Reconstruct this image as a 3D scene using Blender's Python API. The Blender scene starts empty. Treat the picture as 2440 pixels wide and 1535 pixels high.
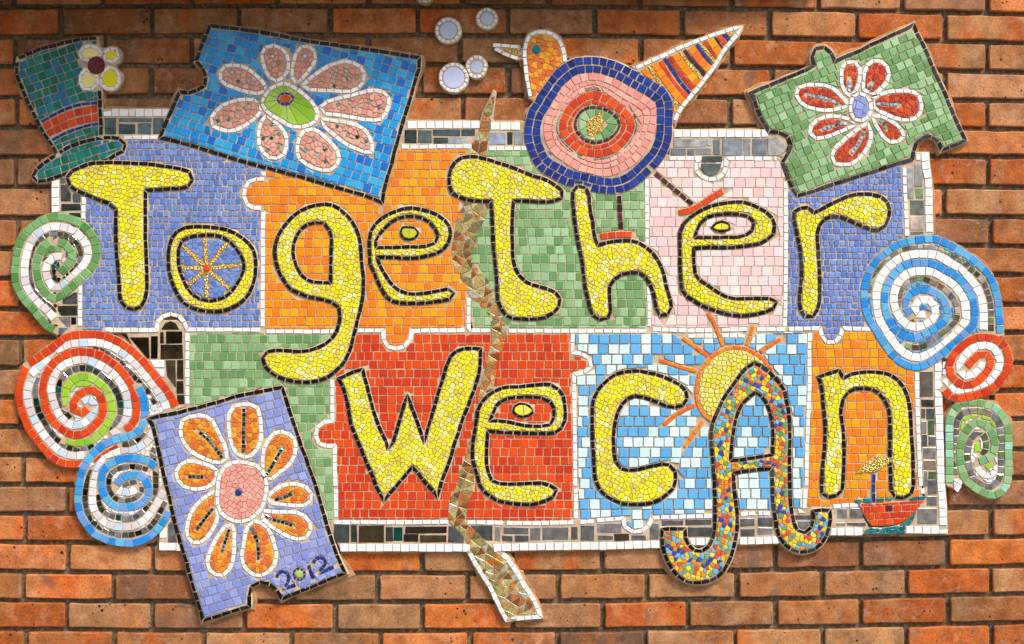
import bpy, math, random
import numpy as np
from mathutils import Vector
from mathutils.geometry import delaunay_2d_cdt
R = random.Random(12)
PX = 0.00104                      # metres of wall per photo pixel

# ------------------------------------------------------------------ camera, world, sun, exposure
scene = bpy.context.scene
COL = scene.collection
cam_data = bpy.data.cameras.new('camera')
cam_data.sensor_width = 36.0
CAM_D = 3.2
cam_data.lens = 36.0 * CAM_D / (2440 * PX)
cam_data.clip_end = 400
cam = bpy.data.objects.new('camera', cam_data)
COL.objects.link(cam)
cam.location = (0, -CAM_D, 0)
cam.rotation_euler = (math.pi / 2, 0, 0)
scene.camera = cam

SUN_EL, SUN_AZ = math.radians(50), math.radians(40)      # azimuth: to the right of straight behind the camera
world = bpy.data.worlds.new('World')
scene.world = world
world.use_nodes = True
wn = world.node_tree
bg = wn.nodes['Background']
sky = wn.nodes.new('ShaderNodeTexSky')
sky.sky_type = 'NISHITA'
sky.sun_disc = False
sky.sun_elevation = SUN_EL
sky.sun_rotation = math.pi - SUN_AZ
sky.air_density = 1.0
sky.dust_density = 5.0
sky.ozone_density = 0.6
wn.links.new(sky.outputs[0], bg.inputs[0])
bg.inputs[1].default_value = 0.08
sun_data = bpy.data.lights.new('sun', 'SUN')
sun_data.energy = 1.5
sun_data.angle = math.radians(11)
sun_data.color = (1.0, 0.93, 0.82)
sun = bpy.data.objects.new('sun', sun_data)
COL.objects.link(sun)
sdir = Vector((math.sin(SUN_AZ) * math.cos(SUN_EL), -math.cos(SUN_AZ) * math.cos(SUN_EL), math.sin(SUN_EL)))
sun.rotation_euler = sdir.to_track_quat('Z', 'Y').to_euler()
sun.location = sdir * 5
scene.view_settings.view_transform = 'Standard'
scene.view_settings.look = 'None'
scene.view_settings.exposure = 1.2
scene.view_settings.gamma = 1.0

# ------------------------------------------------------------------ pixels of the photograph -> wall
FX = (0, 600, 1200, 1800)
FY = (0, 380, 760, 1135)
KX, KY = 640 / 2408.0, 400 / 1505.0

def P(s):
    """'@cr X,Y X,Y! ...' -> [(px, py, corner)]"""
    out = []; f = (0, 0)
    for t in s.split():
        if t[0] == '@':
            f = (int(t[1]), int(t[2])); continue
        c = t.endswith('!')
        x, y = t.rstrip('!').split(',')
        out.append((FX[f[0]] + float(x) * KX, FY[f[1]] + float(y) * KY, c))
    return out

def smooth(pts, closed=False, step=5.0):
    """Catmull-Rom through the points, sharp at corners. -> [(x, y, corner)]"""
    n = len(pts); out = []
    rng = n if closed else n - 1
    for i in range(rng):
        p1 = pts[i]; p2 = pts[(i + 1) % n]
        p0 = pts[i - 1] if (closed or i > 0) else p1
        p3 = pts[(i + 2) % n] if (closed or i + 2 < n) else p2
        if p1[2]: p0 = p1
        if p2[2]: p3 = p2
        L = math.hypot(p2[0] - p1[0], p2[1] - p1[1])
        k = max(1, int(L / step))
        for j in range(k):
            t = j / k; t2 = t * t; t3 = t2 * t
            q = []
            for a in (0, 1):
                q.append(0.5 * (2 * p1[a] + (p2[a] - p0[a]) * t + (2 * p0[a] - 5 * p1[a] + 4 * p2[a] - p3[a]) * t2 + (3 * p1[a] - p0[a] - 3 * p2[a] + p3[a]) * t3))
            out.append((q[0], q[1], p1[2] if j == 0 else False))
    if not closed:
        out.append(pts[-1])
    return out

S = lambda s, closed=False, step=5.0: smooth(P(s), closed, step)
def xy(pts): return [(p[0], p[1]) for p in pts]

def offset_loop(pts, d):
    pts = xy(pts); n = len(pts); out = []
    a = sum(pts[i][0] * pts[(i + 1) % n][1] - pts[(i + 1) % n][0] * pts[i][1] for i in range(n))
    sg = 1 if a > 0 else -1
    for i in range(n):
        x0, y0 = pts[i - 1]; x1, y1 = pts[i]; x2, y2 = pts[(i + 1) % n]
        l1 = math.hypot(x1 - x0, y1 - y0) or 1; l2 = math.hypot(x2 - x1, y2 - y1) or 1
        n1 = ((y1 - y0) / l1 * sg, -(x1 - x0) / l1 * sg); n2 = ((y2 - y1) / l2 * sg, -(x2 - x1) / l2 * sg)
        nx, ny = n1[0] + n2[0], n1[1] + n2[1]; l = math.hypot(nx, ny)
        if l < 1e-6: out.append((x1, y1)); continue
        nx /= l; ny /= l
        c = max(0.5, nx * n1[0] + ny * n1[1])
        out.append((x1 + nx * d / c, y1 + ny * d / c))
    return out

def ribbon(path, w):
    pts = xy(path); L = []; Rr = []
    for i in range(len(pts)):
        a = pts[max(0, i - 1)]; b = pts[min(len(pts) - 1, i + 1)]
        l = math.hypot(b[0] - a[0], b[1] - a[1]) or 1
        nx, ny = -(b[1] - a[1]) / l, (b[0] - a[0]) / l
        L.append((pts[i][0] + nx * w / 2, pts[i][1] + ny * w / 2)); Rr.append((pts[i][0] - nx * w / 2, pts[i][1] - ny * w / 2))
    return L + Rr[::-1]

# ------------------------------------------------------------------ raster of what is already covered
OX, OY, W, H = 60, 60, 2560, 1660
taken = np.zeros((H, W), bool)

def mask_of(loops):
    m = np.zeros((H, W), bool)
    for lp in loops:
        a = np.array([(p[0] + OX, p[1] + OY) for p in lp])
        x0, y0 = np.maximum(np.floor(a.min(0)).astype(int) - 1, 0)
        x1, y1 = np.minimum(np.ceil(a.max(0)).astype(int) + 1, (W, H))
        if x1 <= x0 or y1 <= y0: continue
        xs = np.arange(x0, x1) + 0.5; ys = np.arange(y0, y1) + 0.5
        sub = np.zeros((len(ys), len(xs)), bool)
        b = np.roll(a, -1, 0)
        for (ax, ay), (bx, by) in zip(a, b):
            if ay == by: continue
            r0, r1 = (ay, by) if ay < by else (by, ay)
            i0 = max(0, int(math.ceil(r0 - y0 - 0.5))); i1 = min(len(ys), int(math.ceil(r1 - y0 - 0.5)))
            if i1 <= i0: continue
            xi = ax + (ys[i0:i1] - ay) * (bx - ax) / (by - ay)
            sub[i0:i1] ^= xs[None, :] < xi[:, None]
        m[y0:y1, x0:x1] ^= sub
    return m

def claim_seg(ax, ay, bx, by, hw):
    ax += OX; bx += OX; ay += OY; by += OY
    x0 = int(max(0, min(ax, bx) - hw)); x1 = int(min(W, max(ax, bx) + hw + 1)); y0 = int(max(0, min(ay, by) - hw)); y1 = int(min(H, max(ay, by) + hw + 1))
    if x1 <= x0 or y1 <= y0: return
    X = np.arange(x0, x1)[None, :] + 0.5; Y = np.arange(y0, y1)[:, None] + 0.5
    dx, dy = bx - ax, by - ay; L2 = dx * dx + dy * dy or 1
    t = np.clip(((X - ax) * dx + (Y - ay) * dy) / L2, 0, 1)
    taken[y0:y1, x0:x1] |= (X - ax - t * dx) ** 2 + (Y - ay - t * dy) ** 2 < hw * hw

CELL = 32
segs = {}
def add_seg(ax, ay, bx, by, hw, store=None):
    store = segs if store is None else store
    L = math.hypot(bx - ax, by - ay); k = max(1, int(L / 24))
    for i in range(k):
        a = (ax + (bx - ax) * i / k, ay + (by - ay) * i / k); b = (ax + (bx - ax) * (i + 1) / k, ay + (by - ay) * (i + 1) / k)
        key = (int((a[0] + b[0]) / 2 // CELL), int((a[1] + b[1]) / 2 // CELL))
        store.setdefault(key, []).append((a[0], a[1], b[0], b[1], hw))

def near(store, x, y):
    i, j = int(x // CELL), int(y // CELL)
    for a in (i - 1, i, i + 1):
        for b in (j - 1, j, j + 1):
            v = store.get((a, b))
            if v: yield from v

def clip(poly, nx, ny, c):
    out = []; n = len(poly)
    for i in range(n):
        p, q = poly[i], poly[(i + 1) % n]
        dp = p[0] * nx + p[1] * ny - c; dq = q[0] * nx + q[1] * ny - c
        if dp >= 0: out.append(p)
        if (dp > 0 and dq < 0) or (dp < 0 and dq > 0):
            t = dp / (dp - dq); out.append((p[0] + (q[0] - p[0]) * t, p[1] + (q[1] - p[1]) * t))
    return out

def area(poly):
    n = len(poly)
    return 0.5 * sum(poly[i][0] * poly[(i + 1) % n][1] - poly[(i + 1) % n][0] * poly[i][1] for i in range(n))

def inset(poly, d):
    if area(poly) < 0: poly = poly[::-1]
    out = poly; n = len(poly)
    for i in range(n):
        p, q = poly[i], poly[(i + 1) % n]
        l = math.hypot(q[0] - p[0], q[1] - p[1])
        if l < 1e-6: continue
        nx, ny = -(q[1] - p[1]) / l, (q[0] - p[0]) / l
        out = clip(out, nx, ny, p[0] * nx + p[1] * ny + d)
        if len(out) < 3: return None
    return out

def dedupe(poly, e=0.7):
    out = []
    for p in poly:
        if not out or math.hypot(p[0] - out[-1][0], p[1] - out[-1][1]) > e: out.append(p)
    while len(out) > 1 and math.hypot(out[0][0] - out[-1][0], out[0][1] - out[-1][1]) <= e: out.pop()
    return out

def fit(poly, gap=1.2, mask=None, extra=None, minarea=14.0):
    """Cut a candidate tile to the free space round it: what a tiler does with nippers."""
    cx = sum(p[0] for p in poly) / len(poly); cy = sum(p[1] for p in poly) / len(poly)
    sx = sy = 0.0; k = 0; tot = 0; n = len(poly)
    for i in range(n):
        p, q = poly[i], poly[(i + 1) % n]
        for u, v in ((.15, .15), (.6, .15), (.15, .6), (.4, .4), (.0, .0), (.48, .48), (.9, .03)):
            x = cx + (p[0] - cx) * u + (q[0] - cx) * v; y = cy + (p[1] - cy) * u + (q[1] - cy) * v
            tot += 1
            xi = int(x + OX); yi = int(y + OY)
            if 0 <= xi < W and 0 <= yi < H and not taken[yi, xi] and (mask is None or mask[yi, xi]):
                sx += x; sy += y; k += 1
    if k < tot * 0.2: return None
    cx, cy = sx / k, sy / k
    out = inset(poly, gap / 2)
    if not out: return None
    rad = max(math.hypot(p[0] - cx, p[1] - cy) for p in out)
    for st in (segs, extra):
        if st is None: continue
        for ax, ay, bx, by, hw in near(st, cx, cy):
            dx, dy = bx - ax, by - ay; L2 = dx * dx + dy * dy
            t = 0 if L2 == 0 else max(0, min(1, ((cx - ax) * dx + (cy - ay) * dy) / L2))
            qx, qy = ax + t * dx, ay + t * dy
            ex, ey = cx - qx, cy - qy; d = math.hypot(ex, ey)
            if d > hw + rad + gap: continue
            if d < hw + 0.5: return None
            pad = hw + (gap * 0.6 if hw else gap * 0.5)
            hit = False; no = len(out); p0 = out[-1]
            for p1 in out:                               # does the outline really come that close?
                for u in (0, .33, .67):
                    px, py = p0[0] + (p1[0] - p0[0]) * u, p0[1] + (p1[1] - p0[1]) * u
                    t = 0 if L2 == 0 else max(0, min(1, ((px - ax) * dx + (py - ay) * dy) / L2))
                    if (px - ax - t * dx) ** 2 + (py - ay - t * dy) ** 2 < pad * pad: hit = True; break
                if hit: break
                p0 = p1
            if not hit:
                mx_, my_ = (ax + bx) / 2, (ay + by) / 2; sg = None; ins = True; p0 = out[-1]
                for p1 in out:
                    ux, uy = p1[0] - p0[0], p1[1] - p0[1]
                    cr = ux * (my_ - p0[1]) - uy * (mx_ - p0[0])
                    if sg is None: sg = cr > 0
                    elif (cr > 0) != sg: ins = False
                    ca_ = ux * (ay - p0[1]) - uy * (ax - p0[0]); cb_ = ux * (by - p0[1]) - uy * (bx - p0[0])
                    if ca_ * cb_ < 0:
                        s0 = dx * (p0[1] - ay) - dy * (p0[0] - ax); s1 = dx * (p1[1] - ay) - dy * (p1[0] - ax)
                        if s0 * s1 < 0: hit = True; break
                    p0 = p1
                if ins: hit = True
                if not hit: continue
            ex /= d; ey /= d
            if L2 > 1:
                l = math.sqrt(L2); nx_, ny_ = -dy / l, dx / l
                sd = nx_ * (cx - ax) + ny_ * (cy - ay)
                if sd < 0: nx_, ny_, sd = -nx_, -ny_, -sd
                if sd > pad + 1: ex, ey, qx, qy = nx_, ny_, ax, ay
            out = clip(out, ex, ey, qx * ex + qy * ey + pad)
            if len(out) < 3: return None
    out = dedupe(out)
    if len(out) < 3 or abs(area(out)) < minarea: return None
    per = sum(math.hypot(out[i][0] - out[i - 1][0], out[i][1] - out[i - 1][1]) for i in range(len(out)))
    if abs(area(out)) / per < 0.8: return None
    return out

# ------------------------------------------------------------------ colours
def lin(c, k=0.86):
    return tuple((((v / 255) / 12.92) if v / 255 <= 0.04045 else (((v / 255) + 0.055) / 1.055) ** 2.4) * k for v in c)
PAL = {
 'yellow': [(246, 236, 4), (216, 206, 66), (252, 242, 160), (228, 216, 96), (250, 240, 2), (244, 234, 10), (240, 230, 30)],
 'pale_yellow': [(238, 228, 120), (226, 216, 90), (240, 228, 50), (232, 222, 130)],
 'lime': [(150, 200, 50), (165, 205, 85), (135, 190, 45)],
 'black': [(6, 6, 8), (12, 12, 15), (4, 4, 4)],
 'slate': [(40, 42, 52), (28, 30, 38), (50, 52, 60)],
 'white': [(246, 246, 248), (240, 240, 244), (249, 249, 250)],
 'pearl': [(240, 236, 240), (226, 218, 222), (214, 210, 216), (246, 246, 248), (190, 214, 236)],
 'small_blue': [(104, 142, 218), (88, 124, 206), (118, 152, 222), (108, 136, 214)],
 'card_blue': [(24, 160, 236), (12, 116, 212), (50, 176, 240), (18, 150, 232)],
 'sky': [(94, 172, 230), (94, 172, 230), (106, 182, 234), (206, 238, 246), (214, 240, 248)],
 'swirl_blue': [(60, 160, 232), (30, 140, 226), (90, 178, 230), (100, 160, 232)],
 'orange': [(244, 146, 8), (240, 126, 14), (238, 164, 14), (246, 138, 10)],
 'deep_orange': [(240, 120, 24), (236, 104, 30), (244, 140, 20)],
 'amber': [(238, 150, 20), (226, 120, 28), (222, 105, 40), (240, 162, 20)],
 'green': [(120, 170, 112), (136, 184, 128), (102, 154, 94), (156, 200, 152)],
 'deep_green': [(84, 146, 74), (102, 160, 92), (122, 178, 116)],
 'mint': [(120, 180, 130), (96, 164, 110), (150, 214, 190)],
 'red': [(218, 68, 10), (204, 54, 14), (224, 76, 10)],
 'brick_red': [(196, 58, 18), (208, 74, 22), (182, 44, 16)],
 'rose': [(240, 210, 212), (236, 200, 202), (244, 218, 218)],
 'petal_pink': [(226, 164, 150), (214, 150, 138), (232, 172, 158)],
 'body_pink': [(238, 162, 154), (232, 150, 144), (240, 172, 162)],
 'royal': [(12, 48, 140), (8, 40, 124), (18, 56, 150)],
 'lilac': [(134, 152, 220), (124, 142, 212), (144, 162, 226)],
 'bubble': [(196, 208, 244)],
 'teal': [(0, 122, 112), (10, 134, 136), (0, 104, 92), (20, 116, 158), (0, 120, 108)],
 'plum': [(74, 46, 52), (92, 60, 64), (58, 38, 46)],
 'mirror_dark': [(98, 112, 112), (116, 130, 130), (76, 86, 84), (134, 144, 146)],  # mirror tints carry reflections of the surroundings, dark to pale
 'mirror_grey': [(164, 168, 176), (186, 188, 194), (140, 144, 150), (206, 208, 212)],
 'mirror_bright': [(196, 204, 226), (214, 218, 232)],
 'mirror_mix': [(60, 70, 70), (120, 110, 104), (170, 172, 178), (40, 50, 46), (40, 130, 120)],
 'mirror_reflect_green': [(176, 206, 156), (146, 176, 136), (216, 196, 186), (166, 156, 152), (196, 226, 176)],  # green and pinkish reflections put into the tile colour
 'mirror_brown': [(108, 96, 78), (122, 108, 90), (84, 78, 68)],
 'bronze': [(186, 168, 108), (194, 116, 56), (204, 138, 66), (136, 126, 82), (204, 188, 130), (134, 84, 44), (166, 154, 96), (190, 188, 172)],
 'gold': [(244, 206, 104), (250, 218, 130)],
 'eye_lime': [(196, 204, 44)], 'ruby': [(110, 16, 24)], 'gem_teal': [(0, 120, 134), (10, 140, 150)],
}
MULTI = [(240, 200, 30), (226, 140, 40), (210, 80, 50), (110, 160, 110), (110, 185, 226), (50, 70, 160), (240, 222, 60)]
PAL['multi'] = MULTI
def tint(key):
    c = R.choice(PAL[key]); r, g, b = lin(c)
    k = 1 + R.uniform(-.09, .07)
    return (min(r * k, .93), min(g * k, .93), min(b * k * (1 + R.uniform(-.04, .04)), .93), 1)

# ------------------------------------------------------------------ materials
def new_mat(name):
    m = bpy.data.materials.new(name); m.use_nodes = True
    nt = m.node_tree
    return m, nt, nt.nodes['Principled BSDF']
def nd(nt, t, **kw):
    n = nt.nodes.new(t)
    for k, v in kw.items(): setattr(n, k, v)
    return n
def noise(nt, co, scale, detail=4, rough=0.55):
    n = nd(nt, 'ShaderNodeTexNoise'); n.inputs['Scale'].default_value = scale; n.inputs['Detail'].default_value = detail; n.inputs['Roughness'].default_value = rough
    nt.links.new(co, n.inputs['Vector']); return n.outputs['Fac']
def ramp(nt, fac, stops):
    r = nd(nt, 'ShaderNodeValToRGB'); cr = r.color_ramp
    while len(cr.elements) < len(stops): cr.elements.new(0.5)
    for e, (p, c) in zip(cr.elements, stops):
        e.position = p; e.color = c if len(c) == 4 else (*c, 1)
    nt.links.new(fac, r.inputs[0]); return r.outputs[0]
def mix(nt, a, b, fac, mode='MIX'):
    m = nd(nt, 'ShaderNodeMix', data_type='RGBA', blend_type=mode)
    for sock, v in ((m.inputs[6], a), (m.inputs[7], b), (m.inputs[0], fac)):
        if isinstance(v, (int, float)): sock.default_value = v
        elif isinstance(v, tuple): sock.default_value = v if len(v) == 4 else (*v, 1)
        else: nt.links.new(v, sock)
    return m.outputs[2]
def bump(nt, bsdf, h, strength, dist):
    b = nd(nt, 'ShaderNodeBump'); b.inputs['Strength'].default_value = strength; b.inputs['Distance'].default_value = dist
    nt.links.new(h, b.inputs['Height']); nt.links.new(b.outputs[0], bsdf.inputs['Normal'])
def wpos(nt): return nd(nt, 'ShaderNodeNewGeometry').outputs['Position']

MAT = {}
def tile_mat(name, rough, speck, bmp, scale=900, metal=0.0, spec=0.3, dirt=0.14):
    m, nt, b = new_mat(name)
    at = nd(nt, 'ShaderNodeAttribute', attribute_name='tint').outputs['Color']
    pos = wpos(nt)
    c = at
    if speck:
        s = noise(nt, pos, scale, 3)
        c = mix(nt, c, ramp(nt, s, [(.3, (1 - speck,) * 3), (.55, (1,) * 3), (.75, (1 + speck * .9,) * 3)]), 1.0, 'MULTIPLY')
    d = noise(nt, pos, 55, 5, .65)                      # grime and grout haze left on the faces
    c = mix(nt, c, (.30, .25, .19, 1), ramp(nt, d, [(.56, (0,) * 3), (.8, (dirt,) * 3)]))
    nt.links.new(c, b.inputs['Base Color'])
    rr = ramp(nt, noise(nt, pos, 120, 3), [(.3, (rough * .7,) * 3), (.75, (rough * 1.8,) * 3)])
    nt.links.new(rr, b.inputs['Roughness'])
    b.inputs['Metallic'].default_value = metal
    b.inputs['Specular IOR Level'].default_value = spec
    if bmp: bump(nt, b, noise(nt, pos, 260, 3), bmp, .0006)
    MAT[name] = m
tile_mat('glazed_ceramic', .2, .0, .25)
tile_mat('speckled_vitreous_glass', .28, .3, .35, 1300)
tile_mat('rough_cut_ceramic', .32, .10, .5, 700)
tile_mat('smalti_glass', .18, .25, .6, 500)
tile_mat('silvered_mirror', .05, .45, .08, 45, metal=1.0, dirt=.35)  # coarse mottling imitates broken reflections in the base colour
tile_mat('bronze_glass', .16, .4, .3, 160, metal=.25, dirt=.2)
m, nt, b = new_mat('gold_nuggets')
pos = wpos(nt)
at = nd(nt, 'ShaderNodeAttribute', attribute_name='tint').outputs['Color']
v = nd(nt, 'ShaderNodeTexVoronoi'); v.inputs['Scale'].default_value = 260; nt.links.new(pos, v.inputs['Vector'])
nt.links.new(mix(nt, at, (.35, .2, .04), ramp(nt, v.outputs['Distance'], [(.25, (0,) * 3), (.65, (.8,) * 3)])), b.inputs['Base Color'])
b.inputs['Metallic'].default_value = .35; b.inputs['Roughness'].default_value = .25
inv = nd(nt, 'ShaderNodeMath', operation='SUBTRACT'); inv.inputs[0].default_value = 1; nt.links.new(v.outputs['Distance'], inv.inputs[1])
bump(nt, b, inv.outputs[0], 1.0, .003)
MAT['gold_nuggets'] = m

m, nt, b = new_mat('cement_grout')
pos = wpos(nt)
c = ramp(nt, noise(nt, pos, 30, 6, .6), [(.3, lin((166, 146, 120))), (.55, lin((202, 182, 156))), (.75, lin((222, 204, 180)))])
c = mix(nt, c, lin((140, 122, 94)), ramp(nt, noise(nt, pos, 7, 5), [(.5, (0,) * 3), (.75, (.5,) * 3)]))
nt.links.new(c, b.inputs['Base Color']); b.inputs['Roughness'].default_value = .93; b.inputs['Specular IOR Level'].default_value = .2
bump(nt, b, noise(nt, pos, 600, 5, .7), .7, .001)
MAT['grout'] = m

m, nt, b = new_mat('smeared_cement')
pos = wpos(nt)
c = ramp(nt, noise(nt, pos, 40, 6, .65), [(.3, lin((138, 104, 74))), (.52, lin((184, 142, 104))), (.74, lin((208, 174, 134)))])
c = mix(nt, c, lin((186, 112, 68)), ramp(nt, noise(nt, pos, 14, 4), [(.5, (0,) * 3), (.66, (.7,) * 3)]))
nt.links.new(c, b.inputs['Base Color']); b.inputs['Roughness'].default_value = .95; b.inputs['Specular IOR Level'].default_value = .2
bump(nt, b, noise(nt, pos, 180, 6, .7), .9, .002)
MAT['smear'] = m

# ------------------------------------------------------------------ objects
def link(name, mesh, parent=None, loc=(0, 0, 0)):
    o = bpy.data.objects.new(name, mesh); COL.objects.link(o); o.location = loc
    if parent: o.parent = parent
    return o
def wx(x): return (x - 1220) * PX
def wz(y): return (767.5 - y) * PX

def slab_mesh(name, loops, ytop, yback, cx, cz, mat='grout', bev=2.2):
    """A flat bed with holes and rounded-off edge: loops in pixels, first is the outside."""
    loops = [dedupe(l, 1.0) for l in loops]
    tops = [offset_loop(l, -bev if i == 0 else bev) if bev else l for i, l in enumerate(loops)]
    V = []; E = []
    for l in tops:
        b0 = len(V); V += [Vector(p) for p in l]; E += [(b0 + i, b0 + (i + 1) % len(l)) for i in range(len(l))]
    res = delaunay_2d_cdt(V, E, [], 1, 0.02)
    def inside(x, y):
        c = False
        for l in tops:
            n = len(l)
            for i in range(n):
                x1, y1 = l[i - 1]; x2, y2 = l[i]
                if (y1 > y) != (y2 > y) and x < (x2 - x1) * (y - y1) / (y2 - y1) + x1: c = not c
        return c
    verts = [(wx(p[0]) - cx, ytop, wz(p[1]) - cz) for p in res[0]]
    faces = []
    for f in res[2]:
        gx = sum(res[0][i][0] for i in f) / len(f); gy = sum(res[0][i][1] for i in f) / len(f)
        if inside(gx, gy):
            a = sum(verts[f[i]][0] * verts[f[(i + 1) % len(f)]][2] - verts[f[(i + 1) % len(f)]][0] * verts[f[i]][2] for i in range(len(f)))
            faces.append(f if a > 0 else f[::-1])
    for k, (l, t) in enumerate(zip(loops, tops)):
        b0 = len(verts); n = len(l)
        verts += [(wx(p[0]) - cx, ytop, wz(p[1]) - cz) for p in t]
        verts += [(wx(p[0]) - cx, ytop + bev * PX * .8, wz(p[1]) - cz) for p in l]
        verts += [(wx(p[0]) - cx, yback, wz(p[1]) - cz) for p in l]
        for i in range(n):
            j = (i + 1) % n
            faces.append((b0 + i, b0 + j, b0 + n + j, b0 + n + i)); faces.append((b0 + n + i, b0 + n + j, b0 + 2 * n + j, b0 + 2 * n + i))
    me = bpy.data.meshes.new(name); me.from_pydata(verts, [], faces); me.materials.append(MAT[mat]); me.update()
    return me

def smear(th, loop):
    '''cement squeezed out on the bricks round a piece, joints filled flush'''
    loop = dedupe(loop, 6); n = len(loop); ph = [R.uniform(0, 6.28) for _ in range(4)]; out = []
    big = offset_loop(loop, 8)
    for i, (p, q) in enumerate(zip(loop, big)):
        t = i / n * 6.283
        k = .62 + .28 * math.sin(t * 5 + ph[0]) + .2 * math.sin(t * 13 + ph[1]) + .16 * math.sin(t * 29 + ph[2]) + R.uniform(-.12, .12)
        k = max(.05, k); out.append((p[0] + (q[0] - p[0]) * k, p[1] + (q[1] - p[1]) * k))
    link('cement_edge', slab_mesh('cement_edge', [out], .0086 - LEVEL[0] * .00002, .03, th.cx, th.cz, 'smear', 1.6), th.o, (0, 0, 0))
LEVEL = [72]
class Thing:
    def __init__(s, name, label, cat, loops=None, group=None, step=1):
        LEVEL[0] -= step; s.y = -LEVEL[0] * 0.00005; s.tiles = []
        if loops:
            a = np.array(loops[0]); s.cx, s.cz = wx(a[:, 0].mean()), wz(a[:, 1].mean())
            s.o = link(name, slab_mesh(name, loops, s.y, .03, s.cx, s.cz), None, (s.cx, 0, s.cz))
        else:
            s.cx = s.cz = 0; s.o = link(name, None)
        s.o['label'] = label; s.o['category'] = cat
        if group: s.o['group'] = group
        s.parts = []
    def part(s, name, loops, label=None, raise_=0.0003, mat='grout'):
        p = Thing.__new__(Thing); p.y = s.y - raise_; p.tiles = []; p.parts = []
        a = np.array(loops[0]); p.cx, p.cz = wx(a[:, 0].mean()), wz(a[:, 1].mean())
        p.o = link(name, slab_mesh(name, loops, p.y, .028, p.cx, p.cz, mat), s.o, (p.cx - s.cx, 0, p.cz - s.cz))
        if label: p.o['label'] = label
        s.parts.append(p); return p
    def centre(s, x, y):
        s.cx, s.cz = wx(x), wz(y); s.o.location = (s.cx, 0, s.cz); return s
    def add(s, name, poly, pal, mat, th=.0021, tilt=1.6, bev=.6):
        if poly: s.tiles.append((name, poly, tint(pal), mat, th, tilt, bev))

NT = [0]
def tile_geo(poly, y0, th, tilt, bev, cx, cz):
    if area(poly) > 0: poly = poly[::-1]            # px has y down: this order is counter-clockwise seen from the front
    gx = sum(p[0] for p in poly) / len(poly); gy = sum(p[1] for p in poly) / len(poly)
    top = inset(poly, bev)
    top = top[::-1] if top and area(top) > 0 else top
    if top: top = dedupe(top, .25)
    if not top or len(top) != len(poly):
        k = max(.6, 1 - bev / 5); top = [(gx + (p[0] - gx) * k, gy + (p[1] - gy) * k) for p in poly]
    else:                                            # line the rings up
        best = min(range(len(top)), key=lambda i: (top[i][0] - poly[0][0]) ** 2 + (top[i][1] - poly[0][1]) ** 2)
        top = top[best:] + top[:best]
    tx, tz = math.tan(math.radians(R.gauss(0, tilt))), math.tan(math.radians(R.gauss(0, tilt)))
    th = th * (1 + R.uniform(-.12, .12))
    lim = th * .45
    def dy(p): return max(-lim, min(lim, ((p[0] - gx) * tx + (p[1] - gy) * tz) * PX))
    b = bev * PX * .7; n = len(poly)
    v = [(wx(p[0]) - cx, y0 + .002, wz(p[1]) - cz) for p in poly]
    v += [(wx(p[0]) - cx, y0 - th + b + dy(p), wz(p[1]) - cz) for p in poly]
    v += [(wx(p[0]) - cx, y0 - th + dy(p), wz(p[1]) - cz) for p in top]
    f = [tuple(range(2 * n, 3 * n))]
    for i in range(n):
        j = (i + 1) % n
        f.append((i, j, n + j, n + i)); f.append((n + i, n + j, 2 * n + j, 2 * n + i))
    return v, f, (gx, gy)

def mesh_from(name, vs, fs, cols, mats, fm=None):
    me = bpy.data.meshes.new(name); me.from_pydata(vs, [], fs)
    for mt in mats: me.materials.append(MAT[mt])
    a = me.attributes.new('tint', 'FLOAT_COLOR', 'POINT')
    a.data.foreach_set('color', np.array(cols, np.float32).ravel())
    if fm: me.polygons.foreach_set('material_index', fm)
    me.update(); return me

def emit(thing):
    """Every tile an object of its own; past 300 of one kind on one thing the smallest are joined."""
    allt = [(thing, t) for t in thing.tiles] + [(p, t) for p in thing.parts for t in p.tiles]
    by = {}
    for own, t in allt: by.setdefault(t[0], []).append((own, t))
    for name, lst in by.items():
        lst.sort(key=lambda a: -abs(area(a[1][1])))
        for own, (nm, poly, col, mt, th, tilt, bev) in lst[:300]:
            gx = sum(p[0] for p in poly) / len(poly); gy = sum(p[1] for p in poly) / len(poly)
            v, f, g = tile_geo(poly, own.y, th, tilt, bev, wx(gx), wz(gy))
            link(nm, mesh_from(nm, v, f, [col] * len(v), [mt]), own.o, (wx(gx) - own.cx, 0, wz(gy) - own.cz))
            NT[0] += 1
        rest = lst[300:]
        if rest:
            V = []; F = []; C = []; M = []; mats = []
            for own, (nm, poly, col, mt, th, tilt, bev) in rest:
                v, f, g = tile_geo(poly, own.y, th, tilt, bev, thing.cx, thing.cz)
                b0 = len(V); V += v; F += [tuple(i + b0 for i in q) for q in f]; C += [col] * len(v)
                if mt not in mats: mats.append(mt)
                M += [mats.index(mt)] * len(f)
            o = link('small_' + name + 's', mesh_from(name, V, F, C, mats, M), thing.o); o['kind'] = 'stuff'
            NT[0] += 1
THINGS = []; SM = []

# ------------------------------------------------------------------ laying tiles
MT = {'yellow': 'rough_cut_ceramic', 'pale_yellow': 'rough_cut_ceramic', 'green': 'speckled_vitreous_glass', 'deep_green': 'speckled_vitreous_glass', 'mint': 'speckled_vitreous_glass',
      'red': 'speckled_vitreous_glass', 'orange': 'smalti_glass', 'deep_orange': 'smalti_glass', 'amber': 'rough_cut_ceramic', 'royal': 'speckled_vitreous_glass',
      'teal': 'speckled_vitreous_glass', 'small_blue': 'rough_cut_ceramic', 'card_blue': 'smalti_glass', 'swirl_blue': 'smalti_glass', 'plum': 'bronze_glass', 'bronze': 'bronze_glass', 'gold': 'gold_nuggets',
      'brick_red': 'rough_cut_ceramic', 'petal_pink': 'rough_cut_ceramic', 'body_pink': 'glazed_ceramic', 'multi': 'rough_cut_ceramic', 'gem_teal': 'bronze_glass', 'ruby': 'smalti_glass'}
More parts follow.
